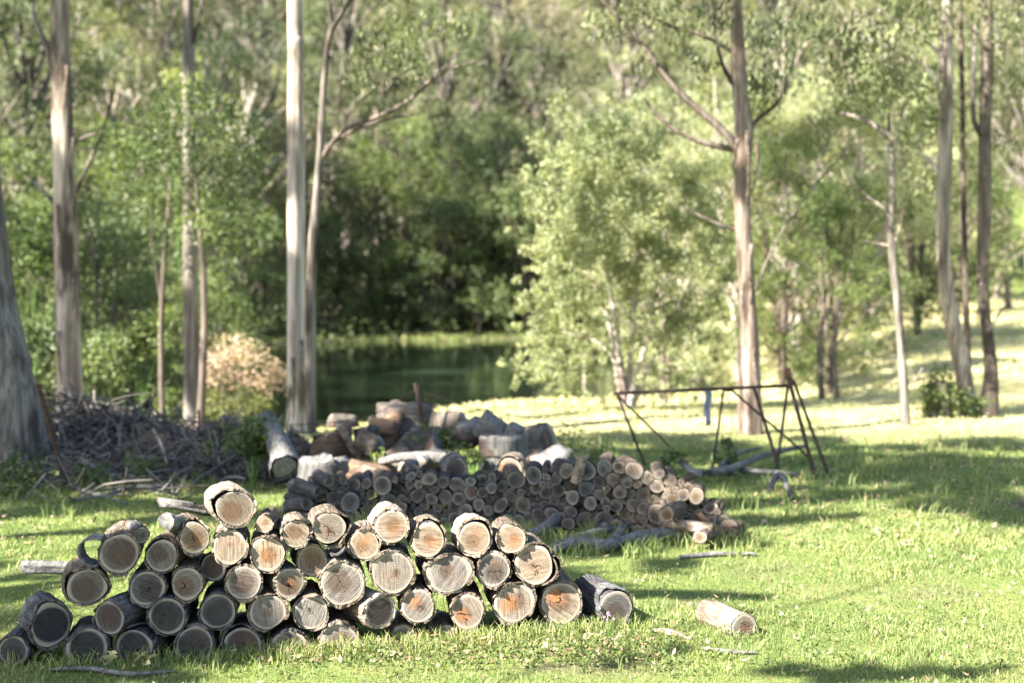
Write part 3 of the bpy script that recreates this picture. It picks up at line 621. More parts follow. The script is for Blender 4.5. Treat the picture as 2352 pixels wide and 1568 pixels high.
# ---------------------------------------------------------------- far woodpile
PA = at(700, 1150, 11.4); PB = at(1680, 1150, 10.35)
PD = (PB - PA); PD.z = 0; PDn = PD.normalized(); PN = Vector((PDn.y, -PDn.x, 0))
def pface(u, v, push=0.0):
    d = ray(u, v); o = Vector((0, 0, CAMZ)); p0 = PA - PN * push
    return o + d * ((p0 - o).dot(PN) / d.dot(PN))
TOP = [(690, 1150), (712, 1112), (760, 1096), (830, 1100), (905, 1095), (960, 1080), (1010, 1092), (1060, 1100), (1120, 1090), (1180, 1085), (1240, 1073), (1300, 1066), (1370, 1058),
       (1430, 1062), (1490, 1066), (1530, 1085), (1580, 1108), (1615, 1140), (1645, 1165), (1676, 1200)]
def build_pile():
    rg = np.random.default_rng(11)
    tx = np.array([p[0] for p in TOP], float); ty = np.array([p[1] for p in TOP], float)
    bot = lambda u: np.interp(u, [690, 900, 1150, 1400, 1550, 1680], [1196, 1206, 1212, 1222, 1232, 1244])
    pts = []; rad = []
    row = 0; y = 1240.0
    while y > 1050:
        x = 690 + (row % 2) * 14 + rg.uniform(0, 8)
        while x < 1685:
            r = float(np.clip(rg.lognormal(np.log(12.8), .33), 7.5, 24)) * (1 + .15 * (x - 690) / 1000)
            if np.interp(x, tx, ty) + r * .6 < y < bot(x) - r * .3: pts.append((x + rg.uniform(-3, 3), y + rg.uniform(-3, 3))); rad.append(r)
            x += r + 12.4
        y -= 20.0; row += 1
    p = np.array(pts); r = np.array(rad)
    for it in range(260):
        d = p[:, None] - p[None]; dist = np.hypot(d[..., 0], d[..., 1]) + np.eye(len(p)) * 1e9
        ov = (r[:, None] + r[None]) * .93 - dist; ov = np.where(ov > 0, ov, 0)
        mv = (d / dist[..., None] * ov[..., None]).sum(1) * .32
        p = p + mv; p[:, 1] += .05
        b = bot(p[:, 0]) - r; p[:, 1] = np.minimum(p[:, 1], b)
        t = np.interp(p[:, 0], tx, ty) + r * .7; p[:, 1] = np.maximum(p[:, 1], np.minimum(t, b)); p[:, 0] = np.clip(p[:, 0], 690 + r, 1688 - r * .5)
    protos = []
    for k in range(10):
        q = random.Random(k)
        protos.append(log_meshes(1, 1 * q.uniform(.92, 1.05), 1 * q.uniform(.88, 1.05), 1.0, 300 + k, n=20, bark_t=.11, jag=.02, gap=[(q.uniform(0, 360), 30, .03)] if k % 3 == 0 else None, detail=False))
    order = np.argsort(p[:, 0]); n = len(p)
    rowname = lambda f: 'bottom' if f < .17 else 'lower' if f < .38 else 'middle' if f < .6 else 'upper' if f < .82 else 'top'
    # ordinal inside rows, counted from the nearest end
    cols = {}
    for i in order:
        u, v = p[i]; hh = (bot(u) - v) / (bot(u) - np.interp(u, tx, ty)); rn = rowname(hh); cols.setdefault(rn, []).append(i)
    seq = {}
    for rn, l in cols.items():
        for k, i in enumerate(l): seq[i] = (rn, k, len(l))
    sorted_r = np.sort(r); ordn = lambda k: str(k) + ('th' if 10 <= k % 100 <= 20 else {1: 'st', 2: 'nd', 3: 'rd'}.get(k % 10, 'th'))
    for c, i in enumerate(order):
        u, v = p[i]; rr = r[i]; push = rg.uniform(-.05, .09)
        P = pface(u, v, push); s = rr * P.y / FPX
        wood, bark = protos[int(rg.integers(0, 10))]
        o = bpy.data.objects.new('log', wood); COL.objects.link(o)
        L = rg.uniform(.26, .34)
        o.location = P; o.scale = (s * rg.uniform(.82, 1.12), L, s * rg.uniform(.82, 1.12))
        th = rg.uniform(-13, 13) + (35 * max(0, (860 - u) / 170)) + (-18 if u > 1560 and rg.random() < .5 else 0)
        o.rotation_euler = (R(rg.uniform(-4, 4)), R(rg.uniform(0, 360)), R(th)); o.rotation_mode = 'ZXY' if False else 'XYZ'
        # roll about own axis first, then turn
        o.rotation_euler = (Matrix.Rotation(R(th), 3, 'Z') @ Matrix.Rotation(R(rg.uniform(-4, 4)), 3, 'X') @ Matrix.Rotation(R(rg.uniform(0, 360)), 3, 'Y')).to_euler()
        rn, k, m = seq[i]
        sz = 'small' if rr < sorted_r[int(n * .3)] else 'mid-sized' if rr < sorted_r[int(n * .75)] else 'thick'
        if u < 930: pl = 'left part of'
        elif u < 1180: pl = 'left middle of'
        elif u < 1420: pl = 'right middle of'
        else: pl = 'right sloping end of'
        side = f'{ordn(k + 1)} from the left' if k < m / 2 else f'{ordn(m - k)} from the right'
        tag(o, f'{sz} round log, {rn} layer, {pl} the far woodpile, {side}', 'log', 'small logs of the far woodpile')
        g = rg.uniform(0, 1)
        props(o, rad=.9, heart=rg.uniform(.35, .6), orange=.4 * (g > .85), grey=rg.uniform(.6, 1) if u < 1400 else rg.uniform(.1, .7), dark=rg.uniform(0, .5) * (1 if u < 1400 else .4), seed=c * 1.1, saw=rg.uniform(0, 3), crack=rg.uniform(0, 3), cw=.04 * (rg.random() < .3))  # left stretch greyer and darker: its shade is painted into the ends
        b = bpy.data.objects.new('bark', bark); COL.objects.link(b); b.parent = o
        if not bark.materials: bark.materials.append(MAT['bark'])
        b.material_slots[0].link = 'OBJECT'; b.material_slots[0].material = MAT['barkdark_shade' if u < 1380 and rg.random() < .75 else 'bark']  # left stretch mostly takes the bluish bark as painted shade
    return n
NP = build_pile()
grass()

# loose logs, rounds and branches on and near the far pile
def single_log(u, v, r, Y, th, L, lab, bk='bark', seed=0, pitch=0, name='log', cat='log', **pr):
    P = at(u, v, Y); k = Y / FPX
    wood, bark = log_meshes(r * k, r * k, r * k * .95, L, 500 + seed, n=28, bark_t=.1, jag=.012, loose=pr.pop('loose', None))
    o = link(name, wood); o.location = P; o.rotation_euler = (R(pitch), 0, R(th)); tag(o, lab, cat)
    d = dict(rad=r * k * .9, heart=.6, orange=.1, grey=.6, dark=.2, seed=seed, saw=seed * .7, crack=seed, cw=.03); d.update(pr); props(o, **d)
    link('bark', bark, MAT[bk], o)
single_log(1046, 1076, 29, 11.3, 8, .35, 'thick dark round standing above the far woodpile near its middle', 'barkdark_shade', 1, dark=.6)
single_log(1170, 1078, 31, 11.6, -6, .35, 'tan round with dark curved bark behind the far woodpile', 'bark', 2, orange=.5, grey=0, dark=.1, loose=[(90, .2, 60)])
single_log(885, 1100, 24, 11.6, 30, .4, 'split brown log lying behind the left part of the far woodpile', 'bark', 3, orange=.4, grey=.1, dark=.3)
single_log(948, 1082, 17, 11.2, 5, .35, 'dark small round on the far woodpile, left of the thick dark round', 'barkdark_shade', 4, dark=.5)
single_log(1530, 1180, 20, 10.15, -25, .3, 'orange-brown faced log slipping from the right end of the far woodpile', 'bark', 5, orange=.5, grey=0, dark=0)
single_log(1640, 1215, 15, 10.1, 50, .3, 'pale short log fallen at the right foot of the far woodpile', 'barkpale', 6, grey=.2, dark=0)
single_log(1608, 1232, 17, 10.0, -30, .25, 'small log tipped in the grass at the foot of the far woodpile', 'bark', 7, grey=.2, dark=0)

for q, (u, v, r_, th, d, pi_, L_) in enumerate([(705, 1158, 16, 38, 'second lowest', -8, .3), (730, 1128, 13, 52, 'second highest', 12, .24), (756, 1106, 14, 26, 'uppermost', 4, .3), (712, 1188, 15, 30, 'bottom', 0, .3)]):
    single_log(u, v, r_, 11.2, th, L_, f'{d} of the grey logs lying askew at the left end of the far woodpile', 'barkdark_shade', 20 + q, pi_, dark=.4)

def branch(name, pts, rads, mat, lab, cat, twigs=(), n=9, rough=.08, seed=1, group=None):
    o = pts[0]; mb = MB(); P = [tuple(Vector(p) - Vector(o)) for p in pts]
    tube(mb, P, rads, n, 5, rough, seed)
    ob = link(name, mb.mesh(name), MAT[mat]); ob.location = o; tag(ob, lab, cat, group)
    for (tp, tr) in twigs:
        m2 = MB(); tube(m2, [tuple(Vector(p) - Vector(o)) for p in tp], tr, 7, 4, rough, seed + 7)
        link('twig', m2.mesh('twig'), MAT[mat], ob)
    return ob
def G(u, v, dz=0.0):
    p = gnd(u, v); p.z += dz; return p
branch('fallen_branch', [G(1215, 1246, .05), G(1262, 1228, .07), G(1312, 1208, .16), G(1350, 1210, .12), G(1398, 1228, .04)], [.03, .04, .05, .045, .03], 'greywood', 'pale grey crooked branch in the grass at the foot of the far woodpile', 'branch')
branch('fallen_branch', [G(1270, 1272, .03), G(1340, 1262, .05), G(1400, 1268, .05), G(1435, 1232, .05), G(1470, 1228, .03)], [.035, .045, .05, .035, .02], 'greywood', 'forked grey branch lying nearest behind the right end of the front pile', 'branch',
       [([G(1300, 1252, .03), G(1370, 1240, .05), G(1450, 1225, .04)], [.02, .028, .015])])
branch('fallen_branch', [G(1412, 1262, .04), G(1470, 1256, .06), G(1530, 1248, .06), G(1570, 1246, .04)], [.03, .05, .055, .04], 'greywood', 'thick grey dead limb between both woodpiles, right of the forked branch', 'branch')
branch('fallen_branch', [G(1560, 1290, .015), G(1650, 1284, .02), G(1738, 1280, .015)], [.012, .02, .012], 'greywood', 'thin pale stick in sunlit grass right of the far woodpile', 'stick')
branch('fallen_branch', [G(107, 1553, .012), G(200, 1554, .02), G(300, 1557, .02), G(400, 1556, .01)], [.006, .012, .012, .006], 'greywood', 'long thin stick along the bottom left edge of the lawn', 'stick')
branch('bark_strip', [G(1610, 1500, .01), G(1680, 1503, .015), G(1745, 1504, .01)], [.006, .013, .005], 'greywood', 'thin brown bark strip in the grass below the lone log', 'bark strip')
branch('bark_strip', [G(1500, 1460, .01), G(1540, 1466, .02), G(1590, 1480, .01)], [.008, .02, .008], 'barkpale', 'curled bark strip right of the separate dark grey log', 'bark strip')
# frame branches
branch('fallen_branch', [G(1560, 1085, .10), G(1600, 1110, .10), G(1680, 1105, .12), G(1760, 1085, .18), G(1850, 1070, .2)], [.02, .045, .04, .03, .02], 'greywood', 'long grey fallen limb on the grass under the rusty frame', 'branch',
       [([G(1640, 1108, .08), G(1690, 1085, .18), G(1745, 1075, .2)], [.03, .022, .012]), ([G(1700, 1100, .08), G(1780, 1110, .1), G(1850, 1105, .05)], [.025, .02, .01])])
branch('fallen_branch', [G(1765, 1135, .04), G(1790, 1122, .12), G(1818, 1152, .03)], [.02, .03, .02], 'greywood', 'short bleached stick in the grass below the rusty frame', 'stick')
branch('fallen_branch', [at(870, 1062, 12.2), at(920, 1050, 12.2), at(975, 1050, 12.2), at(1022, 1053, 12.2)], [.03, .045, .055, .05], 'greywood', 'smooth grey limb lying across the stumps behind the far woodpile', 'branch')
branch('wood_post', [pface(1322, 1108, -.05), pface(1330, 1080, -.05), pface(1338, 1047, -.05)], [.042, .042, .04], 'barkpale', 'pale short post propped upright on top of the far woodpile', 'log', rough=.03)
# planks / pieces around the front pile
def block(name, P, size, rot, mat, lab, cat, seed=0, taper=.0, rough=.06, parent=None):
    """a hewn or split piece: subdivided box with rough faces"""
    rg = np.random.default_rng(seed); n = 5
    g = np.linspace(-.5, .5, n); V = []; F = []; vid = {}
    for ax in range(3):
        for sgn in (-1, 1):
            for i in range(n):
                for j in range(n):
                    c = [0, 0, 0]; c[ax] = sgn * .5; c[(ax + 1) % 3] = g[i]; c[(ax + 2) % 3] = g[j]
                    k = tuple(round(q, 4) for q in c)
                    if k not in vid: vid[k] = len(V); V.append(c)
            for i in range(n - 1):
                for j in range(n - 1):
                    q = []
                    for (a, b) in ((i, j), (i + 1, j), (i + 1, j + 1), (i, j + 1)):
                        c = [0, 0, 0]; c[ax] = sgn * .5; c[(ax + 1) % 3] = g[a]; c[(ax + 2) % 3] = g[b]; q.append(vid[tuple(round(z, 4) for z in c)])
                    F.append(q if sgn > 0 else q[::-1])
    V = np.array(V, float); V[:, :2] *= (1 - taper * (V[:, 2:3] + .5)); V += rg.normal(0, rough, V.shape) * .6
    V *= np.array(size)
    o = link(name, mesh_np(name, V, np.array(F), False), MAT[mat]); o.location = P; o.rotation_euler = tuple(R(a) for a in rot)
    if parent: o.parent = parent
    if lab: tag(o, lab, cat)
    return o
block('split_plank', at(128, 1302, 7.45), (.32, .10, .045), (5, 4, 12), 'greywood', 'weathered grey plank end sticking out left of the front woodpile', 'plank', 3, rough=.05)
block('split_log', at(430, 1163, 7.55), (.26, .3, .05), (-8, 14, 20), 'greywood', 'grey split slab lying on the pile left of the topmost log', 'slab', 4)
block('split_log', at(1447, 1468, 7.55), (.26, .16, .05), (10, 8, 25), 'barkpale', 'flat bark slab on the grass under the separate dark grey log', 'bark slab', 5)
branch('branch_stub', [face(382, 1196, -.02), face(400, 1200, .05), face(425, 1212, .15)], [.045, .05, .06], 'greywood', 'knotty grey branch stub poking left beside the curved-crack log', 'branch', rough=.14)
def bark_curl(P, r, L, th, a0, a1, lab, thick=.006, seed=0, mat='greywood'):
    rg = np.random.default_rng(seed); n = 22; an = np.linspace(R(a0), R(a1), n); V = []
    for rr in (r, r - thick):
        for y in np.linspace(0, L, 5):
            f = rr * (1 + .04 * np.sin(an * 3)); V.append(np.stack([np.cos(an) * f, y + rg.normal(0, .003, n), np.sin(an) * f * .95], 1))
    V = np.array(V); idx = np.arange(10 * n).reshape(10, n); F = []
    for k in list(range(4)) + list(range(5, 9)):
        q = np.stack([idx[k, :-1], idx[k, 1:], idx[k + 1, 1:], idx[k + 1, :-1]], 1); F.append(q if k < 4 else q[:, ::-1])
    F.append(np.stack([idx[0, 1:], idx[0, :-1], idx[5, :-1], idx[5, 1:]], 1)); F.append(np.stack([idx[4, :-1], idx[4, 1:], idx[9, 1:], idx[9, :-1]], 1))
    F.append(np.array([[idx[a, 0], idx[a + 1, 0], idx[a + 6, 0], idx[a + 5, 0]] for a in range(4)])); F.append(np.array([[idx[a + 1, -1], idx[a, -1], idx[a + 5, -1], idx[a + 6, -1]] for a in range(4)]))
    o = link('bark_curl', mesh_np('bark_curl', V.reshape(-1, 3), np.vstack(F), True), MAT[mat]); o.location = P; o.rotation_euler = (0, 0, R(th)); tag(o, lab, 'bark')
bark_curl(face(214, 1268, -.02), .078, .14, 6, 55, 285, 'empty half ring of bark leaning on the left side of the pile', .010)
bark_curl(face(770, 1252, -.02), .06, .08, 14, 250, 350, 'shattered dark bark strip hanging under the zigzag-cracked log', .01, 3, 'barkdark_shade')
bark_curl(face(1262, 1300, -.01), .07, .25, 8, -60, 70, 'loose curved bark plate leaning on the T-cracked end log', .008, 4, 'bark')

# ---------------------------------------------------------------- stumps, blocks and heaps behind
def stump(u, v0, v1, wpx, Y, mat, lab, top='brownwood', seed=0, lean=(0, 0), flare=.25, slope=0.0):
    """stump with its foot at v0, top at v1"""
    b = at(u, v0, Y); t = at(u, v1, Y); r = wpx / 2 * Y / FPX; h = t.z - b.z; rg = np.random.default_rng(seed)
    n = 26; an = np.linspace(0, 2 * np.pi, n, endpoint=False); ph = rg.uniform(0, 6, 4)
    prof = 1 + .06 * np.sin(3 * an + ph[0]) + .05 * np.sin(5 * an + ph[1]) + .03 * np.sin(11 * an + ph[2])
    V = []
    for k in range(8):
        t_ = k / 7; f = prof * (1 + flare * (1 - t_) ** 2) + rg.normal(0, .012, n)
        x = np.cos(an) * r * f; y = np.sin(an) * r * f
        z = h * t_ + (slope * x + rg.normal(0, .012, n)) * (t_ > .99)
        V.append(np.stack([x + lean[0] * t_, y + lean[1] * t_, z], 1))
    V.append(V[-1] * np.array([.5, .5, 1]) + rg.normal(0, .006, (n, 3))); V = np.array(V)
    idx = np.arange(9 * n).reshape(9, n); A, B = idx[:-1], idx[1:]
    Q = np.stack([A, np.roll(A, -1, 1), np.roll(B, -1, 1), B], -1).reshape(-1, 4)
    VV = np.vstack([V.reshape(-1, 3), V[-1].mean(0)[None]]); T = np.stack([idx[-1], np.roll(idx[-1], -1), np.full(n, 9 * n)], 1)
    mi = np.concatenate([np.zeros(7 * n), np.ones(n), np.ones(n)])
    o = link('tree_stump', mesh_np('tree_stump', VV, [Q, T], False, None, [MAT[mat], MAT[top]], mi)); o.location = b; tag(o, lab, 'stump')
    return o
stump(930, 1020, 928, 128, 14.2, 'darkwood', 'tallest dark block-like stump, standing behind the middle of the far woodpile', 'darkwood', 1, flare=.3)
stump(1155, 1072, 998, 110, 12.9, 'greywoodz', 'grey fluted stump with a flat top behind the far woodpile', 'greywood', 2, flare=.15)
stump(745, 1105, 1055, 125, 12.6, 'greywoodz', 'low wide grey stump at the left behind the far woodpile', 'greywood', 3, flare=.1)
stump(765, 1052, 992, 90, 13.6, 'brownwood', 'jagged reddish split stump behind the low wide grey one', 'brownwood', 4, slope=.5)
stump(868, 1050, 965, 66, 13.9, 'brownwood', 'brown leaning stump against the left side of the tallest block', 'brownwood', 5, lean=(.12, 0), slope=.6)
stump(1035, 1020, 965, 60, 15.0, 'brownwood', 'small tan broken stump just right of the tallest block', 'brownwood', 6, slope=-.4)
block('split_log', at(1125, 985, 13.1), (.24, .2, .22), (20, 35, 10), 'greywood', 'squarish grey block tilted on top of the fluted stump', 'wood block', 11, rough=.03)
block('split_log', at(1085, 990, 13.3), (.22, .18, .2), (5, -20, 30), 'greywood', 'grey split block leaning left of the fluted stump top', 'wood block', 12)
block('split_log', at(1180, 990, 13.0), (.14, .2, .12), (5, 25, -10), 'greywood', 'small pale wedge on the right edge of the fluted stump', 'wood block', 13)
block('split_log', at(800, 1010, 13.4), (.07, .1, .34), (10, -30, 10), 'barkpale', 'pale narrow split billet leaning on the jagged stump', 'wood block', 14)
block('split_log', at(1270, 1062, 12.0), (.30, .22, .16), (15, -20, 20), 'greywood', 'grey rough chunk on top of the far woodpile, left of the propped post', 'wood block', 15)
block('split_log', at(850, 1085, 12.1), (.36, .2, .12), (10, 10, 10), 'brownwood', 'brown split slab behind the left part of the far woodpile', 'wood block', 16)
block('split_log', at(905, 1035, 13.7), (.09, .08, .45), (0, 50, 10), 'darkwood', 'dark slanting root leaning below the tallest block', 'root', 17)
def wedge(P, r, L, a0, a1, rot, lab, seed):
    rg = np.random.default_rng(seed); n = 9; an = np.linspace(R(a0), R(a1), n)
    pr = [(0, 0)] + [(math.cos(a) * r * (1 + rg.normal(0, .03)), math.sin(a) * r * (1 + rg.normal(0, .03))) for a in an]; m = len(pr); ns = 6
    V = np.array([[(x * (1 - .12 * k / ns) + rg.normal(0, .018) * r, L * (k / ns - .5) + (rg.normal(0, .02) * L if k in (0, ns) else 0), z + rg.normal(0, .018) * r) for (x, z) in pr] for k in range(ns + 1)])
    idx = np.arange((ns + 1) * m).reshape(ns + 1, m); A, B = idx[:-1], idx[1:]
    Q = np.stack([A, B, np.roll(B, -1, 1), np.roll(A, -1, 1)], -1).reshape(-1, 4)
    mi = [1 if j in (0, m - 1) else 2 for _ in range(ns) for j in range(m)]
    T = [[0, j, j + 1] for j in range(1, m - 1)] + [[idx[-1, 0], idx[-1, j + 1], idx[-1, j]] for j in range(1, m - 1)]
    o = link('split_log', mesh_np('split_log', V.reshape(-1, 3), [Q, np.array(T)], False, None, [MAT['end'], MAT[['brownwood', 'heapgrey', 'bark'][seed % 3]], MAT['barkdark_shade']], mi + [0] * len(T)))
    o.location = P; o.rotation_euler = tuple(R(q) for q in rot); tag(o, lab, 'firewood', 'split chunks heaped behind the far woodpile')
    props(o, rad=r, heart=.6, orange=.3 * (seed % 2), grey=.6, dark=.25, seed=seed, saw=1, crack=1, cw=.02)
rg = np.random.default_rng(71); WL = []
for k in range(24):
    u = rg.uniform(690, 1235); top = np.interp(u, [690, 760, 860, 920, 1000, 1060, 1130, 1200, 1235], [1020, 985, 960, 990, 985, 975, 975, 990, 1040]); v = rg.uniform(top, 1100); WL.append((u, v))
def ORD(k): return str(k) + ('th' if 10 <= k % 100 <= 20 else {1: 'st', 2: 'nd', 3: 'rd'}.get(k % 10, 'th'))
WL.sort(); NC = {'brown': 0, 'grey': 0, 'dark': 0}; TOTC = {'brown': sum(1 for k in range(24) if k % 3 == 0), 'grey': sum(1 for k in range(24) if k % 3 == 1), 'dark': sum(1 for k in range(24) if k % 3 == 2)}
for k, (u, v) in enumerate(WL):
    c = ['brown', 'grey', 'dark'][k % 3]; NC[c] += 1
    wedge(at(u, v, 12.2 + (1100 - v) * .014), rg.uniform(.15, .25), rg.uniform(.22, .38), rg.uniform(-20, 30), rg.uniform(70, 130), (rg.uniform(-25, 35), rg.uniform(0, 360), rg.uniform(-60, 60)), f'{c} split chunk in the heap behind the far woodpile, {ORD(NC[c])} {c} one from the left', k)
# hollow grey log standing and leaning
P0 = at(652, 1072, 12.5); mb = MB(); q1 = Vector(at(640, 1020, 12.85)) - P0; q2 = Vector(at(612, 962, 13.25)) - P0
tube(mb, [(0, 0, 0), tuple(q1), tuple(q2)], [.13, .115, .09], 18, 6, .14, 4, cap=False)
tube(mb, [(0, -.002, .002), tuple(q1), tuple(q2)], [.10, .085, .07], 18, 6, .1, 4, cap=True, a=0)
o = link('hollow_log', mb.mesh('hollow_log'), MAT['greywood']); o.location = P0; tag(o, 'hollow weathered grey log tilted on end beside the green shrub', 'log')
# dug earth heaps
def heap(name, u0, u1, v0, v1, Y, mat, lab, seed):
    rg = np.random.default_rng(seed); a = at(u0, v0, Y); b = at(u1, v0, Y); hgt = at((u0 + u1) / 2, v1, Y).z - a.z; w2 = (b.x - a.x) / 2; n = 26
    g = np.linspace(-1, 1, n); X, Y2 = np.meshgrid(g, g); rr = np.clip(1 - (X ** 2 + Y2 ** 2), 0, 1)
    Z = hgt * rr ** .6 * (1 + .12 * np.sin(X * 7 + seed) * np.sin(Y2 * 6)) + rg.normal(0, .018, X.shape) * (rr > 0) - .06
    V = np.stack([X * w2, Y2 * w2 * .8, Z], -1).reshape(-1, 3); idx = np.arange(n * n).reshape(n, n)
    F = np.stack([idx[:-1, :-1], idx[:-1, 1:], idx[1:, 1:], idx[1:, :-1]], -1).reshape(-1, 4)
    o = link(name, mesh_np(name, V, F, True), MAT[mat]); o.location = ((a.x + b.x) / 2, Y, a.z); tag(o, lab, 'mound'); return o
heap('dirt_mound', 400, 620, 1090, 955, 14.6, 'dirt', 'brown earth mound between the brush heap and the green shrub', 1)
heap('dirt_mound', 250, 470, 1100, 985, 14.2, 'dirt', 'low earth mound under the right side of the brush heap', 2)
heap('dirt_mound', 90, 420, 1095, 955, 15.4, 'dirt', 'dark soil core of the brush heap beside the big flared trunk', 3)
def brush():
    rg = np.random.default_rng(21); mb = MB()
    for i in range(1350):
        if i >= 1050:
            u = rg.uniform(420, 700); v = rg.uniform(np.interp(u, [420, 520, 700], [990, 965, 1010]), 1110); c = np.array(at(u, v, 13.1 + (1110 - v) * .008)); L = rg.uniform(.1, .34); r = rg.uniform(.004, .014)
        elif i < 880:
            u = rg.uniform(120, 440); top = np.interp(u, [120, 170, 230, 330, 440], [985, 905, 925, 955, 1000]); v = rg.uniform(top, 1110); Y = 13.4 + (1110 - v) / 205 * 2.6 + rg.uniform(-.2, .2)
            c = np.array(at(u, v, Y)); L = rg.uniform(.12, .45); r = rg.uniform(.004, .017)
        else:
            u = rg.uniform(0, 470); v = rg.uniform(1040, 1150); c = np.array(gnd(u, v)) + [0, 0, rg.uniform(.01, .10)]; L = rg.uniform(.15, .5); r = rg.uniform(.004, .012)
        d = rg.normal(0, 1, 3); d[2] = d[2] * .45 - .1; d[0] += .5; d /= np.linalg.norm(d)
        m = rg.normal(0, .05, 3)
        tube(mb, [c - d * L, c + m, c + d * L], [r, r * .9, r * .5], 5, 2, .05, i, a=float(np.clip(rg.normal(.45, .3), 0, 1)), cap=False)
    o = link('brush_pile', mb.mesh('brush_pile'), MAT['sticks']); tag(o, 'tangled grey heap of dead sticks and brush beside the flared trunk', 'brush pile', kind='stuff')
brush()
branch('fallen_branch', [G(165, 1130, .04), G(235, 1150, .05), G(300, 1138, .06), G(420, 1128, .05)], [.012, .02, .022, .012], 'greywood', 'long grey stick on the ground in front of the brush heap', 'stick', [([G(230, 1150, .05), G(290, 1168, .03)], [.014, .008])])
branch('fallen_branch', [at(190, 1055, 13.2), at(240, 1085, 13.1), at(300, 1105, 13.0), at(292, 1140, 12.9)], [.012, .018, .016, .010], 'greywood', 'crooked pale stick leaning out of the brush heap', 'stick')
branch('fallen_branch', [at(352, 985, 13.6), at(370, 1020, 13.4), at(385, 1065, 13.2)], [.010, .016, .012], 'barkpale', 'curved light stick hanging on the right flank of the brush heap', 'stick')
branch('fallen_branch', [at(540, 1045, 13.2), at(480, 1085, 13), at(440, 1110, 12.8)], [.010, .016, .012], 'greywood', 'slanting dead branch on the earth mound', 'stick')

# ---------------------------------------------------------------- fence posts, wire, rusty frame
def rod(mb, a, b, r, n=8, seed=0): tube(mb, [tuple(a), tuple((Vector(a) + Vector(b)) / 2), tuple(b)], [r, r, r], n, 1, .04, seed)
def post(a, b, r, mat, lab, tip=True):
    mb = MB(); rod(mb, (0, 0, 0), Vector(b) - Vector(a), r)
    # Y-shaped flange of a steel picket
    d = Vector(b) - Vector(a)
    rod(mb, Vector((r * 1.3, 0, 0)), d + Vector((r * 1.3, 0, 0)), r * .5, 6); rod(mb, Vector((-r * 1.1, r, 0)), d + Vector((-r * 1.1, r, 0)), r * .5, 6)
    o = link('fence_post', mb.mesh('fence_post'), MAT[mat]); o.location = a; tag(o, lab, 'fence post'); return o
post(at(983, 1035, 13.6), at(954, 880, 13.6), .014, 'rust', 'rusty steel picket leaning beside the tallest stump block')
post(at(152, 1118, 12.6), at(86, 882, 12.6), .017, 'rust', 'dark rusty steel picket slanting in front of the flared trunk')
mb = MB()
def wire(pts, seed):
    Pp = [np.array(p) for p in pts]; tube(mb, Pp, [.0035] * len(Pp), 4, 6, 0, seed, cap=False)
    P, _ = crom(Pp, [1] * len(Pp), 8)
    for p in P[::1]: tube(mb, [p - [0, 0, .012], p + [.004, 0, .012]], [.002, .002], 4, 1, 0, 1, cap=False); tube(mb, [p - [.010, 0, -.006], p + [.010, 0, -.006]], [.002, .002], 4, 1, 0, 1, cap=False)
wire([at(86, 900, 12.6), at(400, 960, 13), at(560, 975, 13.2), at(730, 972, 13.4), at(860, 950, 13.5), at(957, 893, 13.6)], 1)
wire([at(957, 895, 13.6), at(1080, 935, 13.8), at(1200, 955, 14), at(1340, 968, 14.2), at(1480, 968, 14.3), at(1620, 955, 14.2)], 2)
o = link('barbed_wire', mb.mesh('barbed_wire'), MAT['rust']); tag(o, 'slack rusty barbed wire strung between the leaning steel pickets', 'wire')

fr = empty('metal_frame', at(1785, 1090, 13.9), 'rusty welded pipe frame with sloping legs standing in the grass right of the woodpile', 'frame'); fo = Vector(fr.location)
def fpart(name, a, b, r, mat='rust', extra=None):
    mb = MB(); rod(mb, a - fo, b - fo, r, 8, int(a.x * 10))
    if extra: extra(mb)
    return link(name, mb.mesh(name), MAT[mat], fr)
fpart('top_rail', at(1410, 903, 14.2), at(1815, 885, 14.2), .017)
fpart('leg', at(1416, 902, 14.2), at(1482, 1068, 13.9), .014)
fpart('brace', at(1416, 905, 14.22), at(1590, 1075, 14.6), .011)
fpart('leg', at(1662, 895, 14.2), at(1636, 1078, 13.9), .013)
fpart('leg', at(1732, 890, 14.2), at(1788, 1072, 13.9), .017)
fpart('leg', at(1810, 884, 14.2), at(1784, 1076, 14.0), .016)
fpart('brace', at(1682, 897, 14.25), at(1862, 1052, 14.5), .012)
fpart('hoop', at(1662, 896, 14.2), at(1684, 897, 14.22), .013)
fpart('post', at(1810, 862, 14.15), at(1872, 1092, 13.7), .022)
fpart('post', at(1822, 872, 14.3), at(1906, 1098, 13.9), .017)
fpart('post_cap', at(1808, 846, 14.15), at(1818, 884, 14.2), .034, 'rustred')
# rag tied to the rail
rg = np.random.default_rng(3); n1, n2 = 10, 16; V = []
for j in range(n2):
    for i in range(n1):
        t = j / (n2 - 1); V.append(((i / (n1 - 1) - .5) * .07 * (1 - .35 * t) + .01 * math.sin(t * 9), .018 * math.sin(i * 1.9 + t * 3) - .02, -t * .34 - .02 * math.sin(i * 2.2) * t))
idx = np.arange(n1 * n2).reshape(n2, n1); F = np.stack([idx[:-1, :-1], idx[:-1, 1:], idx[1:, 1:], idx[1:, :-1]], -1).reshape(-1, 4)
o = link('cloth_rag', mesh_np('cloth_rag', np.array(V), F, True), MAT['cloth']); o.location = at(1625, 897, 14.15)
sm = o.modifiers.new('thickness', 'SOLIDIFY'); sm.thickness = .004; tag(o, 'faded blue rag hanging from the rusty frame rail', 'rag')

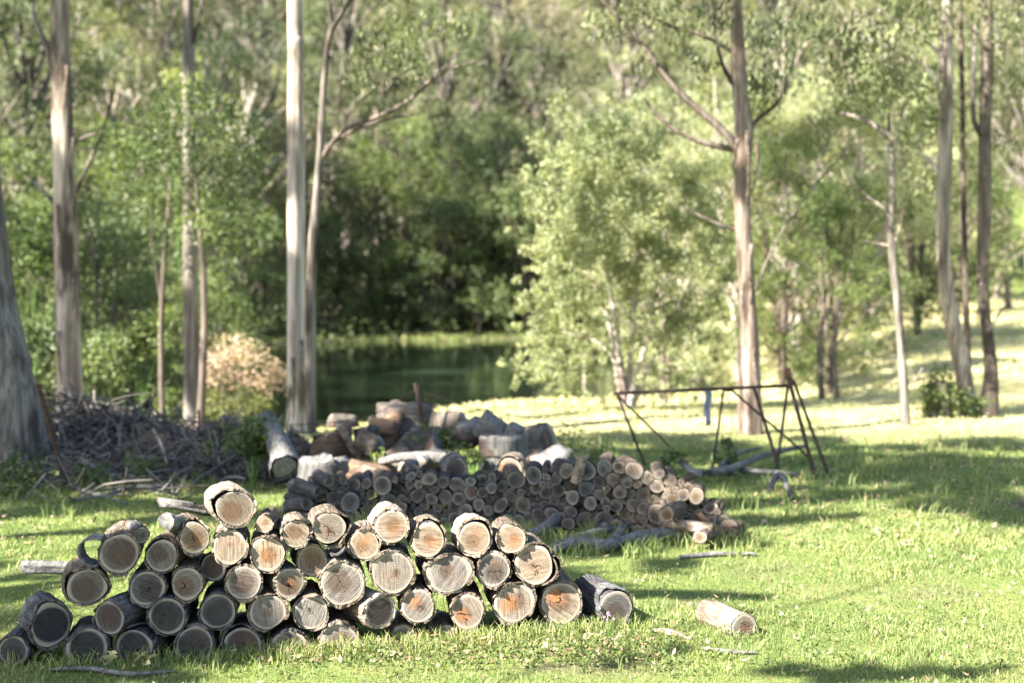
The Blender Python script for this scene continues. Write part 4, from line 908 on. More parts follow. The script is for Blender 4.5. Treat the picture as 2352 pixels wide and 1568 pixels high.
# ---------------------------------------------------------------- trees
def crown_mesh(clumps, L, W, seed, droop=.6, dens=1.0, flat=.8, name='crown', shell=.45):
    """clumps: (x,y,z,r); leaf-sized faces through each clump's volume"""
    rg = np.random.default_rng(seed); VV = []; A = []
    for (x, y, z, r) in clumps:
        n = max(14, int(dens * 7.5 * r * r / (L * W)))
        pts = clump_pts((x, y, z), r, n, rg, flat, shell)
        V, F = leaves(pts, L, W, rg, droop); VV.append(V)
        A.append(np.clip(rg.normal(.5 + rg.normal(0, .24), .2, n), 0, 1))
    V = np.concatenate(VV); n = len(V) // 4
    return mesh_np(name, V, np.arange(n * 4).reshape(n, 4), False, np.concatenate(A))
def tree(name, label, group, base, path, rads, mat, limbs=(), clumps=(), leaf='euc', L=.11, W=.03, seed=0, flare=(.5, 12), droop=.8, dens=1.0, n=16, limbmat=None, rough=.04, cat='tree', flat=.8):
    """path, limbs and clumps in world coordinates; parts: trunk, limb, crown"""
    base = Vector(base); e = empty(name, base, label, cat, group)
    mb = MB(); rel = lambda p: tuple(Vector(p) - base)
    tube(mb, [rel(Vector(path[0]) - Vector((0, 0, .35)))] + [rel(p) for p in path], [rads[0] * 1.08] + list(rads), n, 6, rough, seed, flare=flare)
    link('trunk', mb.mesh('trunk'), MAT[mat], e)
    for k, (P, rr) in enumerate(limbs):
        m2 = MB(); tube(m2, [rel(p) for p in P], rr, 8, 4, .08, seed + k); link('limb', m2.mesh('limb'), MAT[limbmat or mat], e)
    if len(clumps):
        cm = crown_mesh([(*(Vector(c[:3]) - base), c[3]) for c in clumps], L, W, seed, droop, dens, flat)
        link('crown', cm, MAT[leaf], e)
    return e
def A_(pts, Y): return [at(u, v, Y) for (u, v) in pts]
def px(w_, Y): return w_ / 2 * Y / FPX
# --- flared trunk at the left edge
Y = 14.2
tree('gum_tree', 'huge grey fluted trunk with wide flared base at the left picture edge', None, at(15, 1078, Y), A_([(22, 1088), (5, 900), (-22, 700), (-45, 450), (-50, 200), (-60, -500), (-70, -1900)], Y),
     [px(190, Y), px(165, Y), px(118, Y), px(92, Y), px(74, Y), px(60, Y), px(40, Y)], 'gumgrey', flare=(.22, 9), n=30, rough=.05, seed=31,
     limbs=[(A_([(-60, -1300), (-20, -1500), (60, -1800)], Y), [.09, .06, .03])], clumps=[(*at(-100, -1800, Y), 1.2), (*at(-60, -2100, Y), 1.4), (*at(-360, -1950, Y), 1.3)], L=.12, W=.035)
# --- A
Y = 19.0
tree('gum_tree', 'tall straight trunk with brown shedding strips behind the brush heap', None, at(158, 950, Y), A_([(160, 955), (158, 800), (152, 600), (148, 400), (142, 200), (137, 0), (132, -700), (130, -2100)], Y),
     [px(62, Y), px(57, Y), px(54, Y), px(50, Y), px(46, Y), px(42, Y), px(36, Y), px(22, Y)], 'gum', flare=(.4, 14), n=20, seed=32,
     limbs=[(A_([(130, 190), (108, 110), (78, 40), (70, -60)], Y), [px(18, Y), px(14, Y), px(10, Y), .02]), (A_([(128, 470), (80, 420), (20, 365)], Y), [.035, .02, .01]), (A_([(166, 330), (205, 312), (240, 302)], Y), [.03, .02, .01]),
            (A_([(170, 450), (215, 350), (240, 290), (265, 180)], Y + .4), [.03, .022, .015, .01])],
     clumps=[(*at(60, -60, Y), .5), (*at(200, -2000, Y), 1.5), (*at(60, -2150, Y), 1.6), (*at(120, -1850, Y), 1.3)], limbmat='gumgrey')
# --- B
Y = 22.0
tree('gum_tree', 'slim pale trunk rising out of a bushy crown left of the pink-brown bush', None, at(440, 960, Y), A_([(441, 962), (440, 800), (437, 650), (436, 500), (434, 300), (432, 120), (432, 0), (434, -1500)], Y),
     [px(38, Y), px(35, Y), px(33, Y), px(31, Y), px(28, Y), px(26, Y), px(24, Y), px(16, Y)], 'gumgrey', flare=(.35, 14), n=16, seed=33,
     limbs=[(A_([(440, 100), (455, 50), (470, -30)], Y), [.05, .03, .02])], clumps=[(*at(430, -1450, Y), 1.3), (*at(520, -1580, Y), 1.3), (*at(360, -1600, Y), 1.3)])
# --- C
Y = 17.4
tree('gum_tree', 'straight pale silver trunk, tallest and brightest one left of the pond', None, at(681, 985, Y), A_([(682, 990), (681, 900), (680, 700), (680, 500), (680, 300), (679, 100), (678, 0), (677, -800), (676, -2500)], Y),
     [px(46, Y), px(44, Y), px(42, Y), px(41, Y), px(39, Y), px(37, Y), px(35, Y), px(28, Y), px(20, Y)], 'gumsilver', flare=(.45, 16), n=22, seed=34, rough=.02,
     limbs=[(A_([(676, -2000), (760, -2200), (860, -2400)], Y), [.07, .05, .03])], clumps=[(*at(860, -2450, Y), 1.3), (*at(640, -2500, Y), 1.6), (*at(740, -2700, Y), 1.4)])
# --- D
Y = 17.9
tree('gum_tree', 'thinner curving trunk with forked top pressed against the pale silver one', None, at(714, 985, Y), A_([(714, 990), (713, 850), (714, 700), (718, 560), (728, 440), (736, 340), (742, 220), (752, 110), (764, 60)], Y),
     [px(28, Y), px(25, Y), px(22, Y), px(21, Y), px(19, Y), px(17, Y), px(15, Y), px(14, Y), px(14, Y)], 'gumgrey', flare=(.2, 16), n=14, seed=35, limbmat='gumbrown',
     limbs=[(A_([(764, 64), (785, 30), (812, -20), (850, -150)], Y), [px(12, Y), px(10, Y), px(9, Y), .02]), (A_([(764, 66), (756, 10), (750, -60), (745, -200)], Y), [px(11, Y), px(9, Y), px(8, Y), .02]),
            (A_([(733, 370), (790, 300), (870, 268), (940, 230), (1010, 170), (1090, 140)], Y), [px(13, Y), px(11, Y), px(10, Y), px(9, Y), px(7, Y), .01]),
            (A_([(940, 230), (980, 190), (1025, 152), (1050, 120)], Y), [px(8, Y), px(6, Y), .014, .008]), (A_([(733, 365), (760, 330), (850, 285), (960, 262)], Y + .3), [.03, .022, .018, .01])],
     clumps=[(*at(860, 130, Y), .42), (*at(920, 70, Y), .45), (*at(830, 190, Y), .3), (*at(950, 160, Y), .38), (*at(880, -40, Y), .4), (*at(1040, 60, Y), .3)], dens=.6, L=.11, W=.032, droop=1.6)
# --- thin dark stem
Y = 24
tree('sapling', 'thin dark leafless stem left of the slim pale trunk', None, at(372, 945, Y), A_([(372, 945), (370, 800), (374, 650), (385, 500), (395, 400)], Y), [px(14, Y), px(12, Y), px(11, Y), px(9, Y), px(7, Y)], 'gumbrown', n=8, seed=36,
     limbs=[(A_([(372, 700), (350, 560), (345, 470)], Y), [.03, .02, .01])])
# --- E
Y = 17.2
tree('gum_tree', 'reddish brown gum trunk with thick knotted fork, standing right of centre behind the rusty frame', None, at(1722, 1000, Y), A_([(1722, 1003), (1722, 900), (1722, 800), (1716, 650), (1706, 500), (1704, 380), (1708, 300), (1700, 200), (1694, 90), (1692, 0), (1690, -300), (1690, -600)], Y),
     [px(52, Y), px(47, Y), px(43, Y), px(38, Y), px(35, Y), px(38, Y), px(46, Y), px(36, Y), px(28, Y), px(25, Y), px(20, Y), px(12, Y)], 'gumred', flare=(.65, 14), n=22, seed=37, rough=.05, limbmat='gumbrown',
     limbs=[(A_([(1697, 340), (1650, 290), (1590, 240), (1530, 180), (1480, 110), (1430, 50), (1380, 0), (1300, -60)], Y), [px(24, Y), px(19, Y), px(16, Y), px(13, Y), px(11, Y), px(9, Y), px(7, Y), .015]),
            (A_([(1690, 345), (1620, 330), (1560, 305), (1510, 265), (1478, 225)], Y + .4), [px(17, Y), px(13, Y), px(11, Y), px(9, Y), px(6, Y)]),
            (A_([(1698, 215), (1660, 150), (1640, 60), (1630, -40)], Y), [px(14, Y), px(10, Y), px(8, Y), .01]),
            (A_([(1694, 125), (1620, 85), (1540, 60), (1460, 20)], Y), [px(13, Y), px(9, Y), px(7, Y), .01]),
            (A_([(1712, 350), (1735, 280), (1790, 230), (1830, 120)], Y + .2), [px(12, Y), px(9, Y), px(7, Y), .01]),
            (A_([(1700, 530), (1650, 515), (1585, 485), (1560, 470)], Y), [px(9, Y), px(7, Y), px(5, Y), .006]),
            (A_([(1725, 690), (1780, 560), (1860, 440), (1960, 330)], Y + 1), [px(7, Y), px(5, Y), .014, .008])],
     clumps=[(*at(1400, 60, Y), .34), (*at(1480, 20, Y), .38), (*at(1560, 70, Y), .3), (*at(1610, 150, Y), .26), (*at(1640, 40, Y), .36), (*at(1750, 90, Y), .36), (*at(1790, 180, Y), .34), (*at(1740, 200, Y), .3), (*at(1820, 60, Y), .4), (*at(1480, 160, Y), .2),
             (*at(1550, -90, Y), .7), (*at(1750, -150, Y), .8), (*at(1380, -60, Y), .5), (*at(1690, -480, Y), 1.4), (*at(1880, 20, Y), .3)], dens=.65, L=.11, W=.03, droop=1.8)
# --- F
Y = 18.2
tree('gum_tree', 'slender mottled trunk with white forking limbs between the frame and the right-hand trio', None, at(2078, 972, Y), A_([(2080, 975), (2074, 850), (2062, 700), (2050, 600), (2046, 520), (2050, 420), (2046, 330), (2040, 260)], Y),
     [px(24, Y), px(20, Y), px(17, Y), px(17, Y), px(17, Y), px(12, Y), px(11, Y), px(7, Y)], 'gumgrey', flare=(.3, 16), n=14, seed=38, limbmat='gum',
     limbs=[(A_([(2046, 510), (2030, 480), (2000, 458), (1960, 425), (1945, 400)], Y), [px(12, Y), px(9, Y), px(8, Y), px(5, Y), .006]), (A_([(2000, 458), (1970, 455), (1940, 430)], Y), [.02, .012, .006]),
            (A_([(2052, 560), (2068, 520), (2075, 470)], Y), [.025, .02, .01]), (A_([(2044, 565), (2020, 560), (1985, 553)], Y), [.022, .014, .008]),
            (A_([(2048, 320), (2010, 290), (1960, 268), (1915, 255)], Y), [px(15, Y), px(13, Y), px(11, Y), .012]), (A_([(2085, 880), (2105, 870), (2118, 845)], Y), [.018, .014, .008])],
     clumps=[(*at(2000, 220, Y), .4), (*at(1930, 180, Y), .4), (*at(2060, 180, Y), .45), (*at(2090, 300, Y), .35), (*at(1960, 100, Y), .5), (*at(2080, 60, Y), .5), (*at(2110, 420, Y), .25), (*at(1900, 280, Y), .25)], dens=.7, droop=1.5, leaf='euc')
# --- G pair and the dark one between
Y = 19.6
tree('gum_tree', 'left trunk of the right-hand pair, bending with pale grey streaks and bright patch', None, at(2222, 958, Y), A_([(2225, 962), (2215, 870), (2192, 760), (2172, 650), (2166, 520), (2170, 380), (2174, 200), (2172, 60), (2180, -60), (2190, -400)], Y),
     [px(40, Y), px(38, Y), px(36, Y), px(34, Y), px(32, Y), px(32, Y), px(30, Y), px(32, Y), px(26, Y), px(16, Y)], 'gum', flare=(.3, 16), n=18, seed=39, limbmat='limb',
     limbs=[(A_([(2166, 220), (2140, 170), (2090, 130), (2030, 105), (1975, 85)], Y), [px(14, Y), px(11, Y), px(10, Y), px(8, Y), .01]), (A_([(2160, 130), (2120, 85), (2060, 50), (2010, 20)], Y), [px(12, Y), px(9, Y), px(8, Y), .01]),
            (A_([(2160, 400), (2130, 365), (2105, 350)], Y), [.035, .03, .02]), (A_([(2172, 60), (2140, 10), (2120, -60)], Y), [.05, .03, .02])],
     clumps=[(*at(2110, 200, Y), .4), (*at(2060, 140, Y), .35), (*at(2130, 30, Y), .5), (*at(2040, -30, Y), .6), (*at(2250, -250, Y), 1.0), (*at(2120, 280, Y), .25)], dens=.7, droop=1.5)
tree('gum_tree', 'thin dark middle stem between the right-hand pair', None, at(2228, 950, Y + .6), A_([(2228, 950), (2222, 800), (2216, 600), (2212, 400), (2210, 200), (2205, 0), (2204, -200)], Y + .6),
     [px(18, Y), px(16, Y), px(14, Y), px(13, Y), px(12, Y), px(11, Y), px(8, Y)], 'gumbrown', n=10, seed=40)
tree('gum_tree', 'right trunk of the right-hand pair, rough brown bark with a swollen foot', None, at(2270, 960, Y + .1), A_([(2270, 965), (2276, 850), (2262, 720), (2258, 600), (2262, 450), (2262, 300), (2268, 150), (2268, 0), (2262, -300)], Y + .1),
     [px(44, Y), px(30, Y), px(27, Y), px(27, Y), px(29, Y), px(28, Y), px(28, Y), px(24, Y), px(14, Y)], 'gumbrown', flare=(.35, 14), n=18, seed=41, limbmat='gumgrey',
     limbs=[(A_([(2252, 310), (2236, 270), (2236, 180), (2240, 60)], Y), [.04, .035, .03, .02]), (A_([(2270, 760), (2295, 720), (2310, 700)], Y), [.022, .018, .01]), (A_([(2262, 110), (2230, 60), (2215, 30)], Y), [.03, .02, .01])],
     clumps=[(*at(2310, 60, Y), .5), (*at(2340, 180, Y), .4), (*at(2260, -60, Y), .6), (*at(2300, -350, Y), 1.1), (*at(2320, 320, Y), .3)], dens=.7, droop=1.5)
def ribbons(treeobj, specs):
    b = Vector(treeobj.location)
    for k, (u, v0, v1, Y_, wd) in enumerate(specs):
        rg = np.random.default_rng(k + u); m = 8; V = []
        for i in range(m):
            t = i / (m - 1); p = at(u + rg.normal(0, 1.2) + 5 * math.sin(t * 3 + k), v0 + (v1 - v0) * t, Y_ - .06 * math.sin(t * 3.0)) - b; w2 = wd * (1 - .7 * t) * .5
            for sx2 in (-1, 1): V.append((p.x + sx2 * w2, p.y + .01 * sx2 * math.sin(t * 5), p.z))
        F = np.array([[2 * i, 2 * i + 1, 2 * i + 3, 2 * i + 2] for i in range(m - 1)])
        o = link('bark_ribbon', mesh_np('bark_ribbon', np.array(V), F, True), MAT['bark'], treeobj); q = o.modifiers.new('thickness', 'SOLIDIFY'); q.thickness = .006
TN = {o.get('label', ''): o for o in bpy.data.objects if o.name.startswith('gum_tree')}
for lab, sp in {'tall straight trunk with brown': [(132, 470, 620, 18.8, .05), (165, 640, 760, 18.8, .04), (150, 150, 330, 18.8, .05), (170, 300, 420, 18.85, .03), (140, 760, 900, 18.8, .05)],
                'reddish brown gum trunk': [(1716, 300, 470, 16.95, .06), (1735, 330, 440, 17.0, .05), (1690, 320, 400, 17.0, .05), (1728, 560, 700, 17.0, .05), (1710, 650, 800, 17.0, .04), (1735, 800, 930, 17.0, .05)],
                'straight pale silver trunk': [(672, 820, 960, 17.2, .05), (690, 780, 930, 17.2, .05)],
                'right trunk of the right-hand': [(2258, 350, 520, 19.5, .05), (2268, 500, 640, 19.5, .04), (2250, 640, 760, 19.5, .05)],
                'left trunk of the right-hand': [(2170, 60, 200, 19.4, .05), (2182, 600, 740, 19.4, .04)]}.items():
    for L_, o_ in TN.items():
        if L_.startswith(lab): ribbons(o_, sp)
# ivy-covered low stump
o = stump(2160, 965, 880, 44, 19.3, 'gumbrown', 'short leaf-covered stump left of the right-hand pair', 'brownwood', 9, flare=.4)
rg = np.random.default_rng(9); V, F = leaves(clump_pts((0, 0, .26), .34, 1500, rg, 1.25), .06, .045, rg, .3)
link('ivy', mesh_np('ivy', V, F, False, rg.uniform(.2, .9, len(F))), MAT['green'], o)

# --- generic grown trees
def grow(seed, h, cr, nclump, L, W, bare=.25, dens=1.0, stems=1, spread=.5, droop=.6, flat=.8, low=.0, csize=(.22, .38), trunk_r=.012):
    """local-coordinate trunk mesh (with limbs) and crown mesh"""
    rg = np.random.default_rng(seed); mb = MB(); cl = []
    for s in range(stems):
        a0 = rg.uniform(0, 6.28); ls = 0 if stems == 1 else rg.uniform(.1, spread) * cr
        tx, ty = ls * math.cos(a0), ls * math.sin(a0); hh = h * rg.uniform(.8, 1) * .92
        pts = [(tx * .05, ty * .05, -.1), (tx * .3 + rg.normal(0, .01) * h, ty * .3, hh * .3), (tx * .7 + rg.normal(0, .02) * h, ty * .7 + rg.normal(0, .02) * h, hh * .62), (tx, ty, hh)]
        r0 = h * trunk_r * (1 if stems == 1 else .6); tube(mb, pts, [r0 * 1.2, r0, r0 * .6, r0 * .2], 8, 3, .05, seed + s, cap=False)
        P = np.array(pts)
        for k in range(int(nclump / stems)):
            t = bare + (1 - bare) * rg.uniform(0, 1) ** .8; a = rg.uniform(0, 6.28)
            prof = math.sin(math.pi * min(1, max(.12, (t - bare) / (1 - bare) * .85 + .12))) ** .6
            rad = cr * prof * rg.uniform(.35, 1) ** .5 * (.75 if stems > 1 else 1)
            zc = hh * t + low; cx = np.interp(t, [0, .3, .62, 1], P[:, 0]); cy = np.interp(t, [0, .3, .62, 1], P[:, 1])
            c = (cx + math.cos(a) * rad, cy + math.sin(a) * rad, zc); r = cr * rg.uniform(*csize)
            cl.append((*c, r))
            if k % 2 == 0:
                t0 = max(.12, t - rg.uniform(.15, .3)); b = (np.interp(t0, [0, .3, .62, 1], P[:, 0]), np.interp(t0, [0, .3, .62, 1], P[:, 1]), hh * t0)
                m_ = ((b[0] + c[0]) / 2, (b[1] + c[1]) / 2, b[2] * .4 + c[2] * .6)
                tube(mb, [b, m_, c], [r0 * .5, r0 * .38, r0 * .2], 5, 2, .05, k, cap=False)
    return mb.mesh('trunk'), crown_mesh(cl, L, W, seed, droop, dens, flat)
PRO = {
 'tallA': (grow(201, 15, 3.4, 52, .27, .085, .28, .42, droop=1.5, flat=.8, csize=(.12, .30)), 'gum', 'euc'),
 'tallB': (grow(202, 17, 3.2, 56, .27, .085, .33, .42, droop=1.5, flat=.8, csize=(.12, .32)), 'gumgrey', 'eucdark_shade'),
 'tallC': (grow(203, 13, 3.6, 54, .26, .085, .20, .42, droop=1.2, flat=.8, csize=(.12, .29)), 'gum', 'euc'),
 'bushA': (grow(204, 6.5, 2.7, 64, .17, .065, .05, .52, stems=4, flat=.8, droop=1.0, csize=(.11, .26)), 'gumbrown', 'shrub'),
 'bushB': (grow(205, 8.0, 2.9, 70, .18, .065, .07, .50, stems=4, flat=.8, droop=1.0, csize=(.11, .26)), 'gumbrown', 'green'),
 'yell': (grow(206, 9.0, 2.8, 54, .22, .085, .15, .5, stems=2, flat=.75, droop=.8, csize=(.12, .28)), 'gumgrey', 'yellow'),
 'wat': (grow(207, 7.0, 2.3, 80, .11, .042, .08, .55, stems=4, flat=.8, droop=1.0, csize=(.10, .24)), 'limb', 'wattle'),
 'twig': (grow(208, 14, 3.0, 40, .22, .07, .25, .28, droop=1.5), 'limb', 'brown'),
}
for k, ((tm, cm), tmat, leaf) in PRO.items():
    tm.materials.append(MAT[tmat]); cm.materials.append(MAT[leaf])
def plant(kind, x, y, s, name, label, group, leaf=None, rz=None, sz=1.0, cat='tree'):
    (tm, cm), _, _ = PRO[kind]
    e = empty(name, (x, y, Hs(x, y)), label, cat, group); e.rotation_euler = (0, 0, random.uniform(0, 6.28) if rz is None else rz); e.scale = (s, s, s * sz)
    link('trunk', tm, None, e); c = link('crown', cm, None, e)
    if leaf:
        c.material_slots[0].link = 'OBJECT'; c.material_slots[0].material = MAT[leaf]
    return e
def uvx(u, Y): return (u - 1176) / FPX * Y
HILL = 'trees crowding the far hillside'; HL = 'far blurred gum tree crowding the wooded hillside behind the pond'
rnd = random.Random(5)
ROWN = {72: 'first', 80: 'second', 89: 'third', 99: 'fourth', 111: 'fifth', 125: 'topmost'}
def ORD(k): return str(k) + ('th' if 10 <= k % 100 <= 20 else {1: 'st', 2: 'nd', 3: 'rd'}.get(k % 10, 'th'))
def rank(lst, u): return ORD(1 + sorted(q[0] for q in lst).index(u))
KD = {'tallA': 'tall gum with thin crown', 'tallB': 'tall dark gum', 'tallC': 'broad gum', 'bushA': 'dark bushy tree', 'bushB': 'green bushy tree', 'yell': 'yellow-green tree', 'twig': 'bare-limbed tree', 'wat': 'feathery tree'}
for (yy, n, kinds, s) in ((72, 13, ['tallA', 'tallB', 'tallC', 'yell', 'twig'], 1.0), (80, 13, ['tallA', 'tallB', 'tallC'], 1.05), (89, 14, ['tallA', 'tallC', 'yell', 'tallB'], 1.05), (99, 15, ['tallA', 'tallC', 'tallB'], 1.1), (111, 15, ['tallA', 'yell', 'tallC'], 1.15), (125, 15, ['tallA', 'tallC'], 1.2)):
    W = .40 * yy
    for i in range(n):
        x = -W + (i + .5) * 2 * W / n + rnd.uniform(-1.4, 1.4); k = rnd.choice(kinds); u = 1176 + x / yy * FPX
        lf = None
        if 950 < u < 1250 and yy < 95: k = 'tallB'  # dark-leaved kind forced here, putting the crown shade into leaf colour
        if u > 1250 and k.startswith('tall'): lf = rnd.choice(['euc', 'wattle', 'brown', 'yellow', 'wattle'])
        elif k.startswith('tall'): lf = rnd.choice([None, 'yellow', 'brown', 'wattle', None])
        tone = {'yellow': 'yellowish', 'brown': 'brownish', 'wattle': 'pale green', 'euc': 'olive', None: {'yell': 'yellow-green', 'tallB': 'dark', 'twig': 'bare-limbed'}.get(k, 'olive')}[lf]
        plant(k, x, yy + rnd.uniform(-3, 3), s * rnd.uniform(.85, 1.15), 'gum_tree', f'{tone} gum on the far hillside, {ROWN[yy]} row up, {ORD(i + 1)} from the left', HILL, lf)
# row on the far bank of the pond
BANK = 'trees along the far bank of the pond'
BL = [(520, 60, 'tallA', .95, None), (600, 63, 'tallB', .95, None), (700, 61, 'tallC', .9, None), (790, 64, 'tallA', .9, 'euc'), (860, 61, 'bushB', 1.1, None), (760, 60, 'bushA', 1.0, None), (930, 63, 'bushB', 1.25, None), (985, 60.5, 'bushA', 1.1, None),
                          (1040, 62, 'bushB', 1.2, 'shrub'), (1100, 61, 'bushA', 1.15, None), (1160, 63, 'bushB', 1.25, 'shrub'), (1215, 60.5, 'bushA', 1.2, None), (1280, 62, 'bushB', 1.1, 'shrub'), (880, 67, 'tallA', .95, None), (1010, 67, 'tallB', .95, None), (1120, 68, 'tallB', .9, None), (1220, 68, 'tallB', .85, None),
                          (1330, 66, 'tallC', .85, 'wattle'), (1440, 64, 'tallA', .8, 'wattle'), (660, 59.5, 'bushB', .8, None), (580, 59.5, 'bushA', .8, None), (1370, 61, 'bushB', 1.0, None)]
for (u, Y_, k, s, lf) in BL:
    plant(k, uvx(u, Y_), Y_, s, 'bank_tree', f'{KD[k]} on the far pond bank, {rank(BL, u)} from the left', BANK, lf)
# left woods, nearer than the pond
LEFTG = 'trees of the dense wood on the left'
LL = [(30, 30, 'bushB', .8, 'green'), (110, 34, 'bushA', .9, None), (-60, 27, 'bushA', .8, None), (210, 27, 'bushB', .62, 'shrub'), (290, 31, 'bushA', .8, None), (260, 40, 'bushB', 1.0, 'green'), (380, 36, 'bushA', 1.0, None), (340, 29, 'bushA', .6, None),
                          (500, 42, 'bushA', 1.0, None), (90, 42, 'tallB', .8, None), (240, 46, 'tallA', .8, None), (400, 50, 'tallC', .85, None), (10, 48, 'tallA', .9, None), (160, 54, 'tallC', .9, 'yellow'), (330, 58, 'tallA', .95, None), (480, 55, 'tallB', .85, None), (-40, 60, 'tallC', 1.0, None), (80, 62, 'twig', 1.0, None), (230, 64, 'tallA', 1.0, 'yellow'), (420, 63, 'yell', 1.4, None), (560, 58, 'twig', .9, None), (-90, 40, 'tallB', .8, None), (610, 58, 'bushB', .9, None)]
for (u, Y_, k, s, lf) in LL:
    plant(k, uvx(u, Y_), Y_, s, 'woodland_tree', f'{KD[k]} in the left-hand wood, {rank(LL, u)} from the left', LEFTG, lf)
plant('bushB', uvx(455, 25), 25, .42, 'young_tree', 'round bright green crown around the slim pale trunk, left of centre', None, 'green')
# bushy crown around trunk B, higher up
e = empty('young_tree', (uvx(455, 21.0), 21.0, Hs(uvx(455, 21.0), 21.0)), 'leafy mid-green tree whose crown wraps the slim pale trunk', 'tree')
mb = MB(); bb = Vector(e.location); tube(mb, [(0, 0, -.1), tuple(at(470, 700, 21.0) - bb), tuple(at(450, 400, 21.0) - bb)], [.07, .05, .03], 8, 4, .05, 1); link('trunk', mb.mesh('trunk'), MAT['gumbrown'], e)
cl = [(*(at(u, v, 21.0 + d) - bb), r) for (u, v, r, d) in [(350, 290, .5, 0), (420, 250, .55, .3), (500, 270, .55, 0), (560, 320, .5, .3), (330, 370, .5, .3), (400, 350, .6, 0), (480, 370, .6, .4), (560, 410, .5, 0), (320, 450, .45, 0), (400, 450, .55, .5), (500, 460, .55, 0), (590, 480, .4, .3), (360, 530, .4, .4), (460, 520, .4, -.2), (540, 550, .4, .3), (430, 200, .35, 0), (300, 320, .3, .2), (600, 380, .3, .2)]]
link('crown', crown_mesh(cl, .085, .034, 77, .8, .42), MAT['green'], e)
# pink-brown dried bush with yellow-green skirt
bx, by = uvx(545, 23.2), 23.2
e = empty('dried_bush', (bx, by, Hs(bx, by)), 'pink-brown dried bush glowing in the sun left of the silver trunk', 'bush'); bb = Vector(e.location)
cl = [(*(at(u, v, 23.2) - bb), r) for (u, v, r) in [(540, 800, .34), (500, 825, .4), (640, 870, .3), (580, 820, .34), (625, 850, .25), (545, 860, .36), (480, 870, .26), (600, 880, .26)]]
link('crown', crown_mesh(cl, .06, .03, 78, .1, .55), MAT['tan'], e)
cl = [(*(at(u, v, 23.1) - bb), r) for (u, v, r) in [(490, 915, .26), (545, 920, .3), (600, 925, .26), (520, 945, .25), (575, 950, .25), (470, 945, .2)]]
link('lower_leaves', crown_mesh(cl, .06, .03, 79, .1, .6), MAT['yellow'], e)
mb = MB()
for k in range(7): tube(mb, [(0, 0, -.05), (random.uniform(-.3, .3), random.uniform(-.2, .2), .5), (random.uniform(-.6, .6), random.uniform(-.3, .3), 1.1)], [.02, .014, .006], 5, 3, .05, k)
link('stem', mb.mesh('stem'), MAT['gumbrown'], e)
# --- the pale wattle on the right of the pond: built to its outline
Y = 21.5
wb = gnd(1440, 938); Y = wb.y; e = empty('wattle_tree', wb, 'large pale feathery green tree with white multiple stems beside the pond', 'tree'); bb = Vector(wb)
outline = [(1240, 700, .4), (1250, 760, .3), (1290, 680, .5), (1330, 760, .4), (1250, 870, .28), (1290, 830, .33), (1270, 560, .5), (1270, 480, .5), (1300, 400, .5), (1310, 340, .45), (1370, 310, .5), (1430, 290, .5), (1350, 390, .6), (1420, 380, .6), (1500, 340, .55), (1340, 480, .6), (1410, 470, .65), (1490, 440, .6),
           (1560, 400, .5), (1330, 580, .6), (1420, 600, .5), (1390, 560, .55), (1500, 540, .6), (1580, 500, .55), (1620, 440, .45), (1470, 640, .5), (1550, 620, .55), (1620, 580, .5), (1370, 680, .4), (1560, 710, .45), (1500, 720, .4), (1630, 690, .4), (1600, 790, .35), (1650, 620, .35), (1400, 530, .5),
           (1310, 900, .2), (1250, 590, .35), (1232, 500, .25), (1660, 500, .4), (1530, 790, .3), (1240, 640, .25), (1235, 840, .22), (1225, 790, .22), (1290, 880, .22), (1260, 800, .3), (1345, 850, .25), (1500, 880, .25), (1560, 850, .3), (1320, 800, .3), (1600, 870, .2), (1380, 780, .3), (1480, 800, .25)]
rg = np.random.default_rng(5); cl = []
for (u, v, r) in outline:
    for q in range(15):
        d = rg.uniform(-1.2, 1.2); cc = at(u + rg.normal(0, 30), v + rg.normal(0, 34), Y + d); cl.append((*(cc - bb), r * rg.uniform(.16, .42)))
link('crown', crown_mesh(cl, .085, .03, 80, 1.1, 1.05, .9), MAT['wattle'], e)
for k, (P, rr) in enumerate([(A_([(1436, 942), (1428, 860), (1415, 760), (1400, 660), (1385, 560), (1375, 440)], Y), [.07, .055, .05, .04, .03, .015]), (A_([(1440, 942), (1446, 850), (1455, 740), (1462, 620), (1470, 480)], Y + .1), [.06, .05, .04, .03, .012]),
                             (A_([(1444, 942), (1462, 860), (1490, 760), (1510, 640), (1530, 520)], Y - .1), [.05, .045, .035, .025, .01]), (A_([(1432, 940), (1414, 850), (1395, 730), (1350, 620)], Y + .2), [.05, .04, .03, .012]),
                             (A_([(1450, 940), (1485, 850), (1540, 740), (1590, 640)], Y + .2), [.045, .035, .025, .01]), (A_([(1425, 850), (1380, 790), (1320, 770), (1290, 762)], Y - .3), [.025, .02, .015, .008]), (A_([(1460, 800), (1520, 770), (1570, 780)], Y - .3), [.02, .014, .008])]):
    mb = MB(); tube(mb, [tuple(Vector(p) - bb) for p in P], rr, 9, 4, .06, k); link('stem', mb.mesh('stem'), MAT['limb'], e)
# small tree in front left of it
Yq = 22.5; wb2 = gnd(1343, 912); Yq = wb2.y
tree('sapling', 'small white-stemmed sapling left of the wattle stems', None, wb2, [wb2, at(1342, 850, Yq), at(1343, 800, Yq)], [.05, .04, .03], 'limb', limbs=[(A_([(1342, 830), (1320, 800), (1300, 790)], Yq), [.02, .015, .008]), (A_([(1342, 835), (1365, 820), (1390, 828)], Yq), [.02, .015, .008])],
     clumps=[(*at(1260, 850, Yq), .3), (*at(1225, 880, Yq), .22), (*at(1300, 860, Yq), .24), (*at(1350, 790, Yq), .25), (*at(1240, 830, Yq), .25)], leaf='wattle', L=.08, W=.03, dens=.5, n=8)
